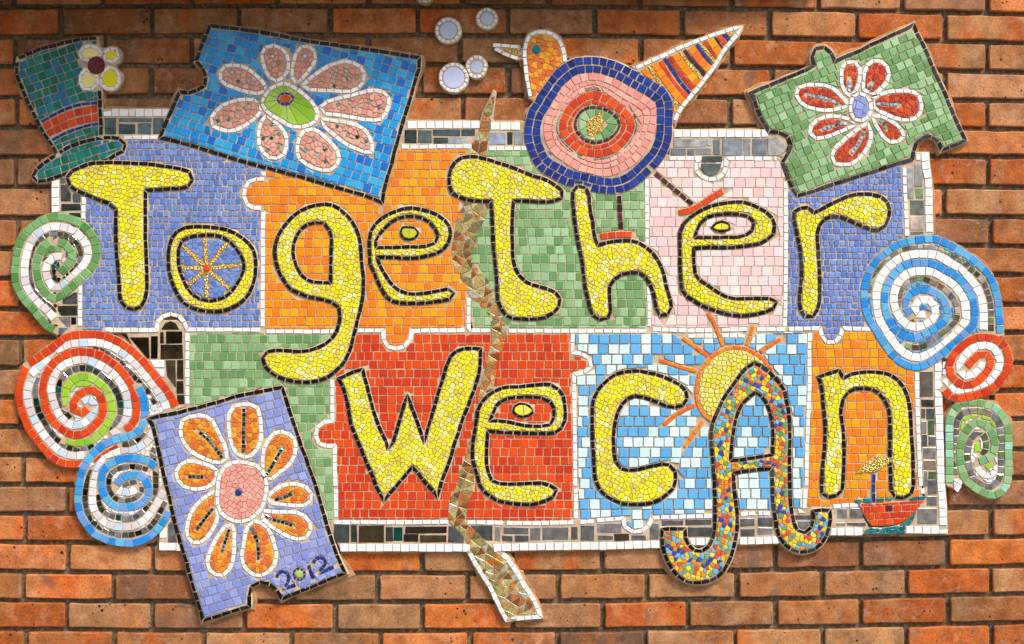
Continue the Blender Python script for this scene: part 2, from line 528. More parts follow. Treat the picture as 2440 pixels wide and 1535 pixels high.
def mat_of(pal): return MT.get(pal, 'silvered_mirror' if pal.startswith('mirror') else 'glazed_ceramic')

def strip(th, path, w, L, pal, name='tile', closed=False, gap=2.3, mask=None, th_=.0020, tilt=1.9, jit=.55, constrain=True, extra=None):
    """Tiles laid end to end along a line."""
    pts = list(path)
    if closed: pts = pts + [pts[0]]
    # cut at corners
    runs = []; cur = [pts[0]]
    for p in pts[1:]:
        cur.append(p)
        if p[2] if len(p) > 2 else False: runs.append(cur); cur = [p]
    if len(cur) > 1: runs.append(cur)
    def dirv(a, b):
        l = math.hypot(b[0] - a[0], b[1] - a[1]) or 1; return ((b[0] - a[0]) / l, (b[1] - a[1]) / l)
    placed = []
    for ri, run in enumerate(runs):
        cum = [0]
        for i in range(1, len(run)): cum.append(cum[-1] + math.hypot(run[i][0] - run[i - 1][0], run[i][1] - run[i - 1][1]))
        tot = cum[-1]
        if tot < 2: continue
        n = max(1, round(tot / L))
        st = [0]
        for i in range(1, n): st.append(tot * (i + R.uniform(-.07, .07)) / n)
        st.append(tot)
        def at(s):
            i = 1
            while i < len(cum) - 1 and cum[i] < s: i += 1
            t = (s - cum[i - 1]) / ((cum[i] - cum[i - 1]) or 1)
            a, b = run[i - 1], run[i]
            d = dirv(run[max(0, i - 2)], run[min(len(run) - 1, i + 1)])
            return a[0] + (b[0] - a[0]) * t, a[1] + (b[1] - a[1]) * t, d
        secs = []
        for k, s in enumerate(st):
            x, y, d = at(s)
            nx, ny, m = -d[1], d[0], 1.0
            nb = None
            if k == 0 and (ri > 0 or closed):
                pr = runs[ri - 1]; nb = (dirv(pr[-2], pr[-1]), dirv(run[0], run[1]))
            if k == n and (ri < len(runs) - 1 or closed):
                nx_ = runs[(ri + 1) % len(runs)]; nb = (dirv(run[-2], run[-1]), dirv(nx_[0], nx_[1]))
            if nb:
                bx, by = -(nb[0][1] + nb[1][1]), nb[0][0] + nb[1][0]
                l = math.hypot(bx, by)
                if l > .5: nx, ny = bx / l, by / l; m = min(1.5, 2 / l)
                else: nx, ny = -nb[0 if k else 1][1], nb[0 if k else 1][0]
            secs.append((x, y, nx * m, ny * m))
        for a, b in zip(secs, secs[1:]):
            ww = w * (1 + R.uniform(-.04, .04)) / 2
            q = [(a[0] + a[2] * ww, a[1] + a[3] * ww), (b[0] + b[2] * ww, b[1] + b[3] * ww), (b[0] - b[2] * ww, b[1] - b[3] * ww), (a[0] - a[2] * ww, a[1] - a[3] * ww)]
            q = [(x + R.uniform(-jit, jit), y + R.uniform(-jit, jit)) for x, y in q]
            f = fit(q, gap, mask, extra)
            if f:
                pk = pal() if callable(pal) else pal
                th.add(name, f, pk, mat_of(pk), th_, tilt)
                placed.append((a[0], a[1], b[0], b[1], w / 2))
    if constrain:
        for s in placed: add_seg(*s); claim_seg(*s)

def edge_store(loops):
    st = {}
    for l in loops:
        for i in range(len(l)): add_seg(l[i - 1][0], l[i - 1][1], l[i][0], l[i][1], 0.0, st)
    return st

def grid(th, loops, pw, ph, pal, ang=0, name='tile', gap=2.3, jit=.6, wj=.06, th_=.0021, tilt=1.6, org=(0, 0), offset=True, claim=True, edges=True):
    m = mask_of(loops)
    ex = edge_store(loops) if edges else None
    ys, xs = np.nonzero(m & ~taken)
    if len(xs) == 0: return
    ca, sa = math.cos(math.radians(ang)), math.sin(math.radians(ang))
    X = xs - OX - org[0]; Y = ys - OY - org[1]
    U = X * ca + Y * sa; V = -X * sa + Y * ca
    v = math.floor(V.min() / ph) * ph
    vmax = V.max(); umin = U.min() - pw; umax = U.max() + pw
    row = 0
    while v < vmax + ph:
        u = math.floor(umin / pw) * pw + (R.uniform(0, pw) if offset else 0)
        while u < umax:
            w = pw * (1 + R.uniform(-wj, wj))
            q = [(u, v), (u + w, v), (u + w, v + ph), (u, v + ph)]
            q = [(a + R.uniform(-jit, jit), b + R.uniform(-jit, jit)) for a, b in q]
            q = [(org[0] + a * ca - b * sa, org[1] + a * sa + b * ca) for a, b in q]
            cx, cy = (q[0][0] + q[2][0]) / 2 + OX, (q[0][1] + q[2][1]) / 2 + OY
            if 0 <= cx < W and 0 <= cy < H:
                x0, x1, y0, y1 = int(max(0, cx - pw * .8)), int(cx + pw * .8) + 1, int(max(0, cy - ph * .8)), int(cy + ph * .8) + 1
                if (m[y0:y1, x0:x1] & ~taken[y0:y1, x0:x1]).any():
                    f = fit(q, gap, m, ex)
                    if f:
                        pk = pal(cx - OX, cy - OY) if callable(pal) else pal
                        th.add(name, f, pk, mat_of(pk), th_, tilt)
            u += w
        v += ph; row += 1
    if claim: taken[m] = True

def crazy(th, loops, sp, pal, name='tile', gap=1.5, th_=.0025, tilt=2.6, jit=.34, claim=True, edges=False, within=None):
    """Nipped shards laid at random: cells of scattered seeds."""
    m = mask_of(loops); ex = edge_store(loops) if edges else None
    if within: m &= mask_of([within])
    free = m & ~taken
    ys, xs = np.nonzero(free)
    if len(xs) == 0: return
    x0, x1, y0, y1 = xs.min() - OX, xs.max() - OX, ys.min() - OY, ys.max() - OY
    seeds = {}
    a0 = R.uniform(0, .6); ca, sa = math.cos(a0), math.sin(a0)
    mx, my = (x0 + x1) / 2, (y0 + y1) / 2; rr = max(x1 - x0, y1 - y0) * .75 + sp * 2
    n = int(rr / sp) + 1
    for j in range(-n, n + 1):
        for i in range(-n, n + 1):
            u = (i + (j % 2) * .16 + R.uniform(-jit, jit)) * sp; v = (j + R.uniform(-jit, jit)) * sp
            x, y = mx + u * ca - v * sa, my + u * sa + v * ca
            if x0 - sp < x < x1 + sp and y0 - sp < y < y1 + sp: seeds[(i, j)] = (x, y)
    for (i, j), (x, y) in seeds.items():
        xi, yi = int(x + OX), int(y + OY)
        h = int(sp * .7)
        if not free[max(0, yi - h):yi + h, max(0, xi - h):xi + h].any(): continue
        poly = [(x - sp, y - sp), (x + sp, y - sp), (x + sp, y + sp), (x - sp, y + sp)]
        for di in (-2, -1, 0, 1, 2):
            for dj in (-2, -1, 0, 1, 2):
                q = seeds.get((i + di, j + dj))
                if q is None or (di == 0 and dj == 0): continue
                dx, dy = x - q[0], y - q[1]; d = math.hypot(dx, dy)
                if d < 1e-3: continue
                dx /= d; dy /= d
                poly = clip(poly, dx, dy, (x + q[0]) / 2 * dx + (y + q[1]) / 2 * dy)
                if len(poly) < 3: break
            if len(poly) < 3: break
        if len(poly) < 3: continue
        f = fit(dedupe(poly, 1.2), gap, m, ex, 12)
        if f:
            pk = pal() if callable(pal) else pal
            th.add(name, f, pk, mat_of(pk), th_, tilt)
    if claim: taken[m] = True

def shards(th, loops, sp, pal, name='tile', gap=1.5, tilt=2.5):
    """Triangular slivers of glass."""
    m = mask_of(loops); ex = edge_store(loops)
    pts = []
    lp = loops[0]
    acc = 0
    for i in range(len(lp)):
        a, b = lp[i - 1], lp[i]; acc += math.hypot(b[0] - a[0], b[1] - a[1])
        if acc > sp: pts.append(b); acc = 0
    ys, xs = np.nonzero(m)
    tries = int(len(xs) / (sp * sp) * 4)
    for _ in range(tries):
        k = R.randrange(len(xs)); p = (xs[k] - OX + R.random(), ys[k] - OY + R.random())
        if all((p[0] - q[0]) ** 2 + (p[1] - q[1]) ** 2 > (sp * .72) ** 2 for q in pts): pts.append(p)
    res = delaunay_2d_cdt([Vector(p) for p in pts], [], [], 0, .01)
    for f in res[2]:
        poly = [(res[0][i][0], res[0][i][1]) for i in f]
        gx = sum(p[0] for p in poly) / 3; gy = sum(p[1] for p in poly) / 3
        if not m[int(gy + OY), int(gx + OX)]: continue
        g = fit(poly, gap, m, ex, 12)
        if g: th.add(name, g, pal, mat_of(pal), .0016, tilt)
    taken[m] = True

def disc(th, cx, cy, r, pal, name, n=20, th_=.004, bev=2.0):
    poly = [(cx + r * math.cos(2 * math.pi * i / n), cy + r * math.sin(2 * math.pi * i / n)) for i in range(n)]
    th.add(name, poly, pal, mat_of(pal), th_, .5, bev)
    for i in range(n): add_seg(*poly[i - 1], *poly[i], .5)
    taken[mask_of([poly])] = True

def plate(th, poly, pal, name, th_=.0020, tilt=.8, keep=True, gap=.3):
    """One larger hand-cut piece (convex)."""
    f = fit(poly, gap)
    if f: th.add(name, f, pal, mat_of(pal), th_, tilt)
    if keep:
        taken[mask_of([poly])] = True
def rect(f, x0, y0, x1, y1):
    j = lambda: R.uniform(-2.5, 2.5)
    a, b = FX[f[0]], FY[f[1]]
    return [(a + (x + j()) * KX, b + (y + j()) * KY) for x, y in ((x0, y0), (x1, y0), (x1, y1), (x0, y1))]
def circle(cx, cy, r, n=24): return [(cx + r * math.cos(2 * math.pi * i / n), cy + r * math.sin(2 * math.pi * i / n)) for i in range(n)]
def pt(f, x, y): return FX[f[0]] + x * KX, FY[f[1]] + y * KY
def rows(th, fr, specs, pal, name='mirror_tile', tilt=.9):
    for sp in specs.split():
        a = sp.split(':'); x0, y0, x1, y1 = map(float, a[0].split(','))
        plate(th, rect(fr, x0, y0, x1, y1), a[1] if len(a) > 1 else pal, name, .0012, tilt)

# ------------------------------------------------------------------ the setting: ground, brick wall
m, nt, b = new_mat('paving')
pos = wpos(nt)
nt.links.new(ramp(nt, noise(nt, pos, 3, 8, .6), [(.3, (.16, .15, .13)), (.7, (.26, .24, .21))]), b.inputs['Base Color']); b.inputs['Roughness'].default_value = .9
MAT['paving'] = m
me = bpy.data.meshes.new('ground'); me.from_pydata([(-60, .5, 0), (60, .5, 0), (60, -120, 0), (-60, -120, 0)], [], [(3, 2, 1, 0)]); me.materials.append(m)
g = link('ground', me, None, (0, 0, -1.75)); g['kind'] = 'structure'

m, nt, b = new_mat('fired_brick')
pos = wpos(nt)
rnd = nd(nt, 'ShaderNodeObjectInfo').outputs['Random']
at = nd(nt, 'ShaderNodeAttribute', attribute_name='tint').outputs['Color']
at2 = nd(nt, 'ShaderNodeAttribute', attribute_name='kiln').outputs['Color']
off = nd(nt, 'ShaderNodeVectorMath', operation='ADD')
cx_ = nd(nt, 'ShaderNodeCombineXYZ'); mul = nd(nt, 'ShaderNodeMath', operation='MULTIPLY'); mul.inputs[1].default_value = 40
nt.links.new(rnd, mul.inputs[0]); nt.links.new(mul.outputs[0], cx_.inputs[0]); nt.links.new(mul.outputs[0], cx_.inputs[2])
nt.links.new(pos, off.inputs[0]); nt.links.new(cx_.outputs[0], off.inputs[1]); q = off.outputs[0]
# kiln marks: vertical bands where the bricks were stacked crosswise in the kiln
sc = nd(nt, 'ShaderNodeVectorMath', operation='MULTIPLY'); sc.inputs[1].default_value = (8, 1, 2.2); nt.links.new(q, sc.inputs[0])
band = noise(nt, sc.outputs[0], 1.0, 2, .5)
blot = noise(nt, q, 14, 5, .6)
f = nd(nt, 'ShaderNodeMath', operation='ADD'); nt.links.new(band, f.inputs[0])
f2 = nd(nt, 'ShaderNodeMath', operation='MULTIPLY'); nt.links.new(blot, f2.inputs[0]); f2.inputs[1].default_value = .45; nt.links.new(f2.outputs[0], f.inputs[1])
c = mix(nt, at, at2, ramp(nt, f.outputs[0], [(.60, (0,) * 3), (.74, (1,) * 3)]))
c = mix(nt, c, (1, 1, 1, 1), 0.0)
grain = noise(nt, q, 210, 5, .75)
c = mix(nt, c, ramp(nt, grain, [(.3, (.5, .47, .45)), (.5, (1, 1, 1)), (.72, (1.3, 1.27, 1.22))]), 1.0, 'MULTIPLY')
big = noise(nt, q, 26, 5, .6)
c = mix(nt, c, ramp(nt, big, [(.3, (.62, .57, .54)), (.62, (1.1, 1.09, 1.08))]), 1.0, 'MULTIPLY')
pal_ = noise(nt, q, 38, 4, .7)
c = mix(nt, c, lin((196, 170, 150)), ramp(nt, pal_, [(.54, (0,) * 3), (.76, (.5,) * 3)]))
spot = noise(nt, q, 16, 2, .4)
c = mix(nt, c, lin((96, 84, 80)), ramp(nt, spot, [(.70, (0,) * 3), (.74, (.5,) * 3)]))
pits = nd(nt, 'ShaderNodeTexVoronoi'); pits.inputs['Scale'].default_value = 60; pits.inputs['Randomness'].default_value = 1; nt.links.new(q, pits.inputs['Vector'])
pm = nd(nt, 'ShaderNodeMath', operation='ADD'); nt.links.new(pits.outputs['Distance'], pm.inputs[0])
pn = noise(nt, q, 22, 2); pn2 = nd(nt, 'ShaderNodeMath', operation='MULTIPLY'); pn2.inputs[1].default_value = .9; nt.links.new(pn, pn2.inputs[0]); nt.links.new(pn2.outputs[0], pm.inputs[1])
hole = ramp(nt, pm.outputs[0], [(.47, (1,) * 3), (.50, (0,) * 3)])
c = mix(nt, c, (.03, .016, .01, 1), hole)
nt.links.new(c, b.inputs['Base Color']); b.inputs['Roughness'].default_value = .88; b.inputs['Specular IOR Level'].default_value = .25
hh = mix(nt, grain, big, .35); hh = mix(nt, hh, (0, 0, 0, 1), hole)
bump(nt, b, hh, 1.0, .003)
MAT['brick'] = m

m, nt, b = new_mat('mortar')
pos = wpos(nt)
c = ramp(nt, noise(nt, pos, 90, 6, .7), [(.3, (.045, .028, .014)), (.5, (.13, .095, .055)), (.7, (.3, .25, .17))])
c = mix(nt, c, (.035, .026, .014, 1), ramp(nt, noise(nt, pos, 8, 4), [(.5, (0,) * 3), (.7, (.4,) * 3)]))
nt.links.new(c, b.inputs['Base Color']); b.inputs['Roughness'].default_value = 1.0
bump(nt, b, noise(nt, pos, 160, 6, .7), 1.0, .004)
MAT['mortar'] = m

YL = [13, 85, 156, 229, 302, 372, 444, 518, 592, 663, 736, 805, 877, 947, 1018, 1086, 1156, 1225, 1294, 1364, 1433, 1502]
YC = [12, 82, 153, 226, 297, 368, 440, 511, 582, 653, 725, 796, 868, 940, 1011, 1083, 1154, 1225, 1296, 1367, 1436, 1505]
YR = [31, 100, 170, 239, 306, 372, 445, 516, 586, 654, 725, 792, 865, 931, 999, 1071, 1140, 1209, 1280, 1350, 1418, 1486]
def ext(a): return [a[0] - 72 * i for i in range(6, 0, -1)] + a + [a[-1] + 71 * i for i in range(1, 9)]
YL, YC, YR = ext(YL), ext(YC), ext(YR)
def course(k, x):
    a, m_, b_ = YL[k], YC[k], YR[k]
    t = x / 1220 - 1                                   # -1 .. 1
    t = max(-1.15, min(1.15, t))
    return m_ + (b_ - a) / 2 * t + ((a + b_) / 2 - m_) * t * t
TOPO = [-72, 141, 356, 569, 783, 997, 1211, 1423, 1628, 1837, 2047, 2254, 2462]; BOTO = [-54, 157, 365, 582, 794, 1006, 1222, 1434, 1644, 1851, 2058, 2262, 2470]
TOPE = [-180, 28, 238, 450, 660, 878, 1098, 1306, 1528, 1744, 1951, 2156, 2358, 2566]; BOTE = [-152, 58, 268, 481, 698, 902, 1118, 1332, 1543, 1755, 1960, 2167, 2369, 2575]
wall = link('brick_wall', None); 
bk = Thing.__new__(Thing)
me = bpy.data.meshes.new('mortar'); x0, x1, z0, z1 = wx(-420), wx(2860), -1.75, 1.225
V = []; F = []
for (a, b_, c_, d_, e_, f_) in ((x0, x1,    .0225, .24, z0, z1),):
    V += [(a, c_, e_), (b_, c_, e_), (b_, c_, f_), (a, c_, f_), (a, d_, e_), (b_, d_, e_), (b_, d_, f_), (a, d_, f_)]
    F += [(0, 1, 2, 3), (5, 4, 7, 6), (1, 5, 6, 2), (4, 0, 3, 7), (3, 2, 6, 7), (4, 5, 1, 0)]
me.from_pydata(V, [], F); me.materials.append(MAT['mortar'])
wall.name = 'brick_wall_tmp'; bpy.data.objects.remove(wall)
wall = link('brick_wall', me); wall['label'] = 'weathered orange and brown brick wall behind the whole mosaic'; wall['category'] = 'wall'
BR = [((198, 106, 46), (186, 134, 88)), ((192, 98, 40), (198, 116, 56)), ((184, 134, 88), (160, 120, 84)), ((204, 112, 48), (188, 130, 84)), ((188, 134, 88), (196, 106, 48)),
      ((190, 128, 82), (176, 130, 92)), ((160, 120, 86), (182, 116, 68)), ((200, 102, 42), (200, 126, 74)), ((184, 130, 90), (190, 136, 96)), ((140, 104, 80), (168, 110, 70)), ((196, 146, 102), (182, 120, 74))]
RB = random.Random(5)
def brick(xa, xb, k, jx):
    """one brick between courses k and k+1, edges a little worn"""
    j = 6.0
    def yt(x): return course(k, x) + 6.5
    def yb(x): return course(k + 1, x) - 5.5
    xa += 6 + RB.uniform(-1.5, 1.5); xb -= 6 + RB.uniform(-1.5, 1.5)
    r = 3.0; pts = []
    def add(x, y, e=1.5): pts.append((x + RB.uniform(-e, e), y + RB.uniform(-e, e)))
    nx = 5
    for i in range(nx + 1):
        x = xa + r + (xb - xa - 2 * r) * i / nx; add(x, yt(x))
    add(xb, yt(xb) + r, .5); add(xb, (yt(xb) + yb(xb)) / 2); add(xb, yb(xb) - r, .5)
    for i in range(nx + 1):
        x = xb - r - (xb - xa - 2 * r) * i / nx; add(x, yb(x))
    add(xa, yb(xa) - r, .5); add(xa, (yt(xa) + yb(xa)) / 2); add(xa, yt(xa) + r, .5)
    gx, gy = (xa + xb) / 2, (yt(gxx := (xa + xb) / 2) + yb(gxx)) / 2
    n = len(pts); face = .0105 + RB.uniform(-.0012, .0016)
    cx, cz = wx(gx), wz(gy)
    tl = RB.uniform(-.004, .004); tz = RB.uniform(-.01, .01)
    v = [(wx(p[0]) - cx, .05, wz(p[1]) - cz) for p in pts]
    v += [(wx(p[0]) - cx, face + .0022, wz(p[1]) - cz) for p in pts]
    top = [(gx + (p[0] - gx) * (1 - 2.6 / (xb - xa) * 2 * .9), gy + (p[1] - gy) * .915) for p in pts]
    v += [(wx(p[0]) - cx, face + (wx(p[0]) - cx) * tl + (wz(p[1]) - cz) * tz, wz(p[1]) - cz) for p in top]
    f = [tuple(range(2 * n, 3 * n))[::-1]]
    f = [tuple(range(3 * n - 1, 2 * n - 1, -1))]
    for i in range(n):
        q = (i + 1) % n
        f.append((q, i, n + i, n + q)); f.append((n + q, n + i, 2 * n + i, 2 * n + q))
    ca, cb = RB.choice(BR); kk = RB.uniform(.88, 1.12)
    ca, cb = [lin(tuple(min(255, x * kk) for x in c), .80) for c in (ca, cb)]
    if xb < -10 or xa > 2450 or gy < -40 or gy > 1575:           # past the edges of the picture
        b0 = len(OUTV); OUTV.extend((x + cx, y, z + cz) for x, y, z in v); OUTF.extend(tuple(i_ + b0 for i_ in q_) for q_ in f); OUTC.extend([(ca, cb)] * len(v)); return
    me = bpy.data.meshes.new('brick'); me.from_pydata(v, [], f); me.materials.append(MAT['brick'])
    for nm, c in (('tint', ca), ('kiln', cb)):
        a = me.attributes.new(nm, 'FLOAT_COLOR', 'POINT')
        a.data.foreach_set('color', np.tile(np.array([*c, 1], np.float32), len(v)))
    me.update()
    link('brick', me, wall, (cx, 0, cz))
OUTV, OUTF, OUTC = [], [], []
for k in range(len(YC) - 1):
    odd = (k - 2) % 2 == 0          # course k spans lines k..k+1; course below line 0 (index 2) is 'course 1'
    A, B = (TOPO, BOTO) if odd else (TOPE, BOTE)
    t = max(0, min(1, YC[k] / 1535))
    js = [a + (b_ - a) * t + RB.uniform(-4, 4) for a, b_ in zip(A, B)]
    js = [js[0] - 424, js[0] - 212] + js + [js[-1] + 210, js[-1] + 420]
    for a, b_ in zip(js, js[1:]): brick(a, b_, k, 0)
me = bpy.data.meshes.new('outer_bricks'); me.from_pydata(OUTV, [], OUTF); me.materials.append(MAT['brick'])
for n_, nm in enumerate(('tint', 'kiln')):
    a = me.attributes.new(nm, 'FLOAT_COLOR', 'POINT'); a.data.foreach_set('color', np.array([(*c[n_], 1) for c in OUTC], np.float32).ravel())
o = link('outer_bricks', me, wall); o['kind'] = 'stuff'

# unseen roof slab and side wall, added to darken the wall's top left
m, nt, b = new_mat('shade_blocker_brown'); b.inputs['Base Color'].default_value = (.05, .035, .025, 1); b.inputs['Roughness'].default_value = .8
def boxobj(name, x0, x1, y0, y1, z0, z1):
    me = bpy.data.meshes.new(name); me.from_pydata([(x, y, z) for x in (x0, x1) for y in (y0, y1) for z in (z0, z1)], [], [(0, 1, 3, 2), (4, 6, 7, 5), (0, 4, 5, 1), (2, 3, 7, 6), (0, 2, 6, 4), (1, 5, 7, 3)])
    me.materials.append(m); o = link(name, me); o['kind'] = 'structure'; return o
me = bpy.data.meshes.new('added_shade_roof'); tp = [(-3.2, .018), (-3.2, -.62), (.75, -.02), (.75, .018)]
me.from_pydata([(x, y, z) for z in (.82, .87) for x, y in tp], [], [(0, 1, 2, 3), (7, 6, 5, 4), (0, 4, 5, 1), (1, 5, 6, 2), (2, 6, 7, 3), (3, 7, 4, 0)]); me.materials.append(m)
o = link('added_shade_roof', me); o['kind'] = 'structure'
boxobj('added_shade_wall', -1.78, -1.66, -.38, .018, -1.75, .82)

# ================================================================== the mosaic, nearest layer first
# ------------------------------------------------------------------ little boat
boat = Thing('sailing_boat', 'small red mosaic boat with gold sail and teal waves under the letter n', 'boat').centre(2105, 1220)
THINGS.append(boat)
sail = xy(P('@32 888,1385 940,1325 1000,1275 1050,1235 1090,1215 1130,1235 1175,1240 1235,1275 1190,1300 1150,1320 1110,1350 1060,1375 980,1375'))
p = boat.part('sail', [sail], raise_=.0006); crazy(p, [sail], 9.5, 'gold', gap=.5, tilt=3, th_=.0016, edges=True)
mast = S('@32 1060,1385 1060,1460 @33 1056,50 1058,230')
p = boat.part('mast', [ribbon(mast, 11)], raise_=.0005); strip(p, mast, 9, 20, 'royal')
hull = xy(P('@33 915,240 1000,238 1100,238 1300,222 1515,205 1450,295 1390,355 1330,405 1260,430 1190,442 1040,445 1000,400 955,315'))
wave1 = xy(P('@33 965,478 1040,455 1120,462 1200,450 1260,440 1335,408 1340,512 1150,520 975,520'))
wave2 = xy(P('@33 1335,410 1390,360 1440,300 1425,370 1380,440 1338,440'))
for w_ in (wave1, wave2):
    p = boat.part('wave', [w_]); crazy(p, [w_], 12, 'gem_teal', gap=1.4, edges=True)
for a in ('888,205 945,205 950,235 900,238', '962,195 1030,195 1032,238 968,232', '1082,195 1148,195 1150,222 1090,228', '1165,190 1225,192 1220,215 1165,215', '1380,200 1440,180 1450,212 1385,214', '1455,180 1530,176 1505,208 1455,212'):
    plate(boat, xy(P('@33 ' + a)), 'gem_teal', 'water_tile')
p = boat.part('hull', [hull]); grid(p, [hull], 19, 16, lambda x, y: 'ruby' if R.random() < .09 else 'red', -3, jit=1, wj=.2)

# ------------------------------------------------------------------ letters
def letter(name, label, out, holes=(), pal='yellow', sp=10.6, edge='black', rings=(), extra=None, step=1, edge_extra=None, sl=20):
    o = S(out, True); hs = [S(h, True) for h in holes]
    W2 = 5.6
    loops = [offset_loop(o, W2 + 1.2)] + [offset_loop(h, -(W2 + 1.2)) for h in hs]
    t = Thing(name, label, 'letter', loops, 'letters of the mosaic words')
    THINGS.append(t)
    if name == 'letter_a': SM.append((t, loops[0]))
    strip(t, o, 10.6, sl, edge, 'border_tile', True)
    for h in hs: strip(t, h, 10.0, sl, edge, 'border_tile', True)
    if extra: extra(t)
    crazy(t, [xy(o)] + [xy(h) for h in hs], sp, pal, 'tile')
    taken[mask_of(loops)] = True
    return t

letter('letter_t', 'tall yellow mosaic letter T under the teal top hat', '@01 605,165 645,110 735,68 800,42 870,32 950,30 1030,30 1110,32 1180,35 1260,40 1335,44 1410,52 1490,65 1565,75 1640,90 1710,118 1732,170 1705,235 1640,262 1560,265 1480,270 1400,275 1310,280! 1308,350 1308,420 1308,500 1308,590 1308,670 1310,760 1315,850 1318,930 1322,1010 1322,1090 1322,1170 1308,1245 1270,1320 1200,1348 1125,1322 1082,1255 1074,1170 1070,1085 1065,1000 1055,915 1050,835 1045,750 1043,665 1043,580 1043,495 1042,450! 1015,415 950,385 865,355 785,320 700,285 635,240')
def gold_rays(t): pass
oo_out = '@01 1665,612 1755,603 1845,603 1930,612 2015,625 2095,655 2165,695 2225,745 2275,810 2295,885 2297,970 2290,1055 2265,1140 2230,1215 2175,1275 2110,1320 2020,1355 1935,1368 1850,1362 1765,1345 1690,1315 1625,1260 1585,1190 1550,1115 1525,1030 1515,950 1512,865 1520,790 1545,710 1595,645'
oo_in = '@01 1700,698 1780,685 1860,680 1940,685 2020,710 2085,755 2135,820 2180,890 2192,980 2165,1050 2120,1130 2075,1190 2010,1240 1930,1265 1850,1270 1775,1240 1705,1185 1660,1110 1625,1030 1608,950 1602,870 1605,800 1635,730'
letter('letter_o', 'round yellow mosaic letter o ringed in black around a gold spoked wheel', oo_out, [oo_in])
wh = Thing('spoked_wheel', 'gold spokes and red hub on small blue tiles inside the letter o', 'wheel', [offset_loop(S(oo_in, True), -7)])
THINGS.append(wh)
hx, hy = pt((0, 1), 1857, 980)
disc(wh, hx, hy, 8, 'red', 'hub', 12, .003)
for ex_, ey_ in ((1840, 702), (2040, 748), (2172, 945), (2060, 1160), (1855, 1242), (1690, 1135), (1628, 970), (1640, 772)):
    x, y = pt((0, 1), ex_, ey_); l = math.hypot(x - hx, y - hy)
    a = (hx + (x - hx) * 9 / l, hy + (y - hy) * 9 / l, False)
    rb = [a, (x, y, False)]
    pp = wh.part('spoke', [ribbon(rb, 11)], raise_=.0005); strip(pp, rb, 9.5, 6.5, 'gold', 'gold_nugget', gap=.4, th_=.002, tilt=4)
crazy(wh, [offset_loop(S(oo_in, True), -5)], 12.5, 'small_blue')
letter('letter_g', 'yellow mosaic letter g with long curling tail down to the green tiles', '@11 575,412 660,402 735,415 810,460 870,520 915,580 950,650 968,720 980,800 985,880 990,965 1003,1045 1003,1125 1000,1210 985,1300 965,1385 945,1455 @12 930,95 910,170 895,240 865,320 830,390 785,440 725,490 660,535 580,560 500,570 420,565 345,555 275,535 205,500 145,455 105,395 105,325 155,290 235,280 320,285 400,290 475,290 550,275 620,245 690,205 740,150 775,85 785,25 @11 795,1375 765,1305 680,1268 595,1250 515,1235 440,1205 360,1170 300,1105 255,1025 225,955 210,880 210,800 228,715 260,645 305,585 355,525 420,475 490,437',
       ['@11 570,565 650,575 700,640 718,715 715,790 712,860 710,940 710,1015 708,1105! 645,1105 570,1100 500,1080 440,1030 405,965 380,880 372,795 395,710 435,635 495,590'])
def eye(name, label, ring, fill, th_pal='yellow', cat='eye motif', k=2):
    o = S(ring, True)
    t = Thing(name, label, cat, [offset_loop(o, 4.5)]); THINGS.append(t)
    strip(t, o, 6.6, 15, 'black', 'border_tile', True, gap=1.0)
    a = offset_loop(o, -4.2); cx = sum(p[0] for p in a) / len(a); f1 = clip(a, -1, 0, -cx + .6); f2 = clip(a, 1, 0, cx + .6)
    for f in (f1, f2):
        f = dedupe(f, 2.5)
        if len(f) > 2: t.add('tile', f, fill, mat_of(fill), .0016, 1)
    taken[mask_of([offset_loop(o, 4.5)])] = True
eye('almond_eye', 'lime eye with black outline in the first letter e, on orange tiles', '@11 1350,610 1415,607 1470,620 1497,662 1465,708 1405,722 1350,700 1332,650', 'eye_lime')
letter('letter_e', 'yellow mosaic letter e on orange tiles beside the letter g', '@11 1815,1195 1800,1240 1750,1258 1680,1272 1610,1282 1535,1290 1460,1292 1385,1293 1310,1285 1240,1262 1190,1210 1150,1140 1115,1060 1085,980 1060,940 1060,860 1055,780 1060,695 1080,620 1120,570 1180,520 1250,480 1320,455 1395,437 1480,440 1550,458 1625,480 1700,520 1760,575 1785,650 1775,725 1730,795 1665,840 1585,865 1505,882 1430,887 1350,885 1275,880 1190,880 1125,878! 1155,960 1195,1030 1230,1085 1285,1150 1345,1185 1420,1207 1490,1207 1565,1197 1640,1185 1715,1170 1785,1158',
       ['@11 1140,680 1185,625 1230,580 1290,540 1365,515 1445,510 1520,525 1585,557 1635,610 1670,680 1650,745 1575,775 1495,785 1415,782 1330,787 1250,790 1170,790 1118,792! 1112,730'], sp=9.8)
letter('letter_t', 'big yellow mosaic letter T with curled foot on green tiles', '@11 1825,25 @10 1850,1432 1910,1408 1990,1405 2065,1418 2140,1440 2215,1465 @20 10,1480 @21 110,85 180,115 255,145 325,165 400,195 465,235 520,275 533,335 500,360 420,380 340,385 265,378 190,375 90,375! 85,430 80,515 78,595 75,670 80,745 80,820 85,890 100,960 135,1035 190,1090 260,1125 335,1145 405,1165 475,1200 510,1265 485,1335 430,1390 360,1420 285,1432 205,1432 125,1430 55,1420 10,1385 @11 2215,1305 2200,1220 2200,1135 2195,1055 2185,975 2180,905 2170,820 2163,740 2160,645 2155,545 2150,465 2145,378! 2080,378 2000,375 1920,360 1845,335 1790,300 1770,220 1772,140 1790,75')
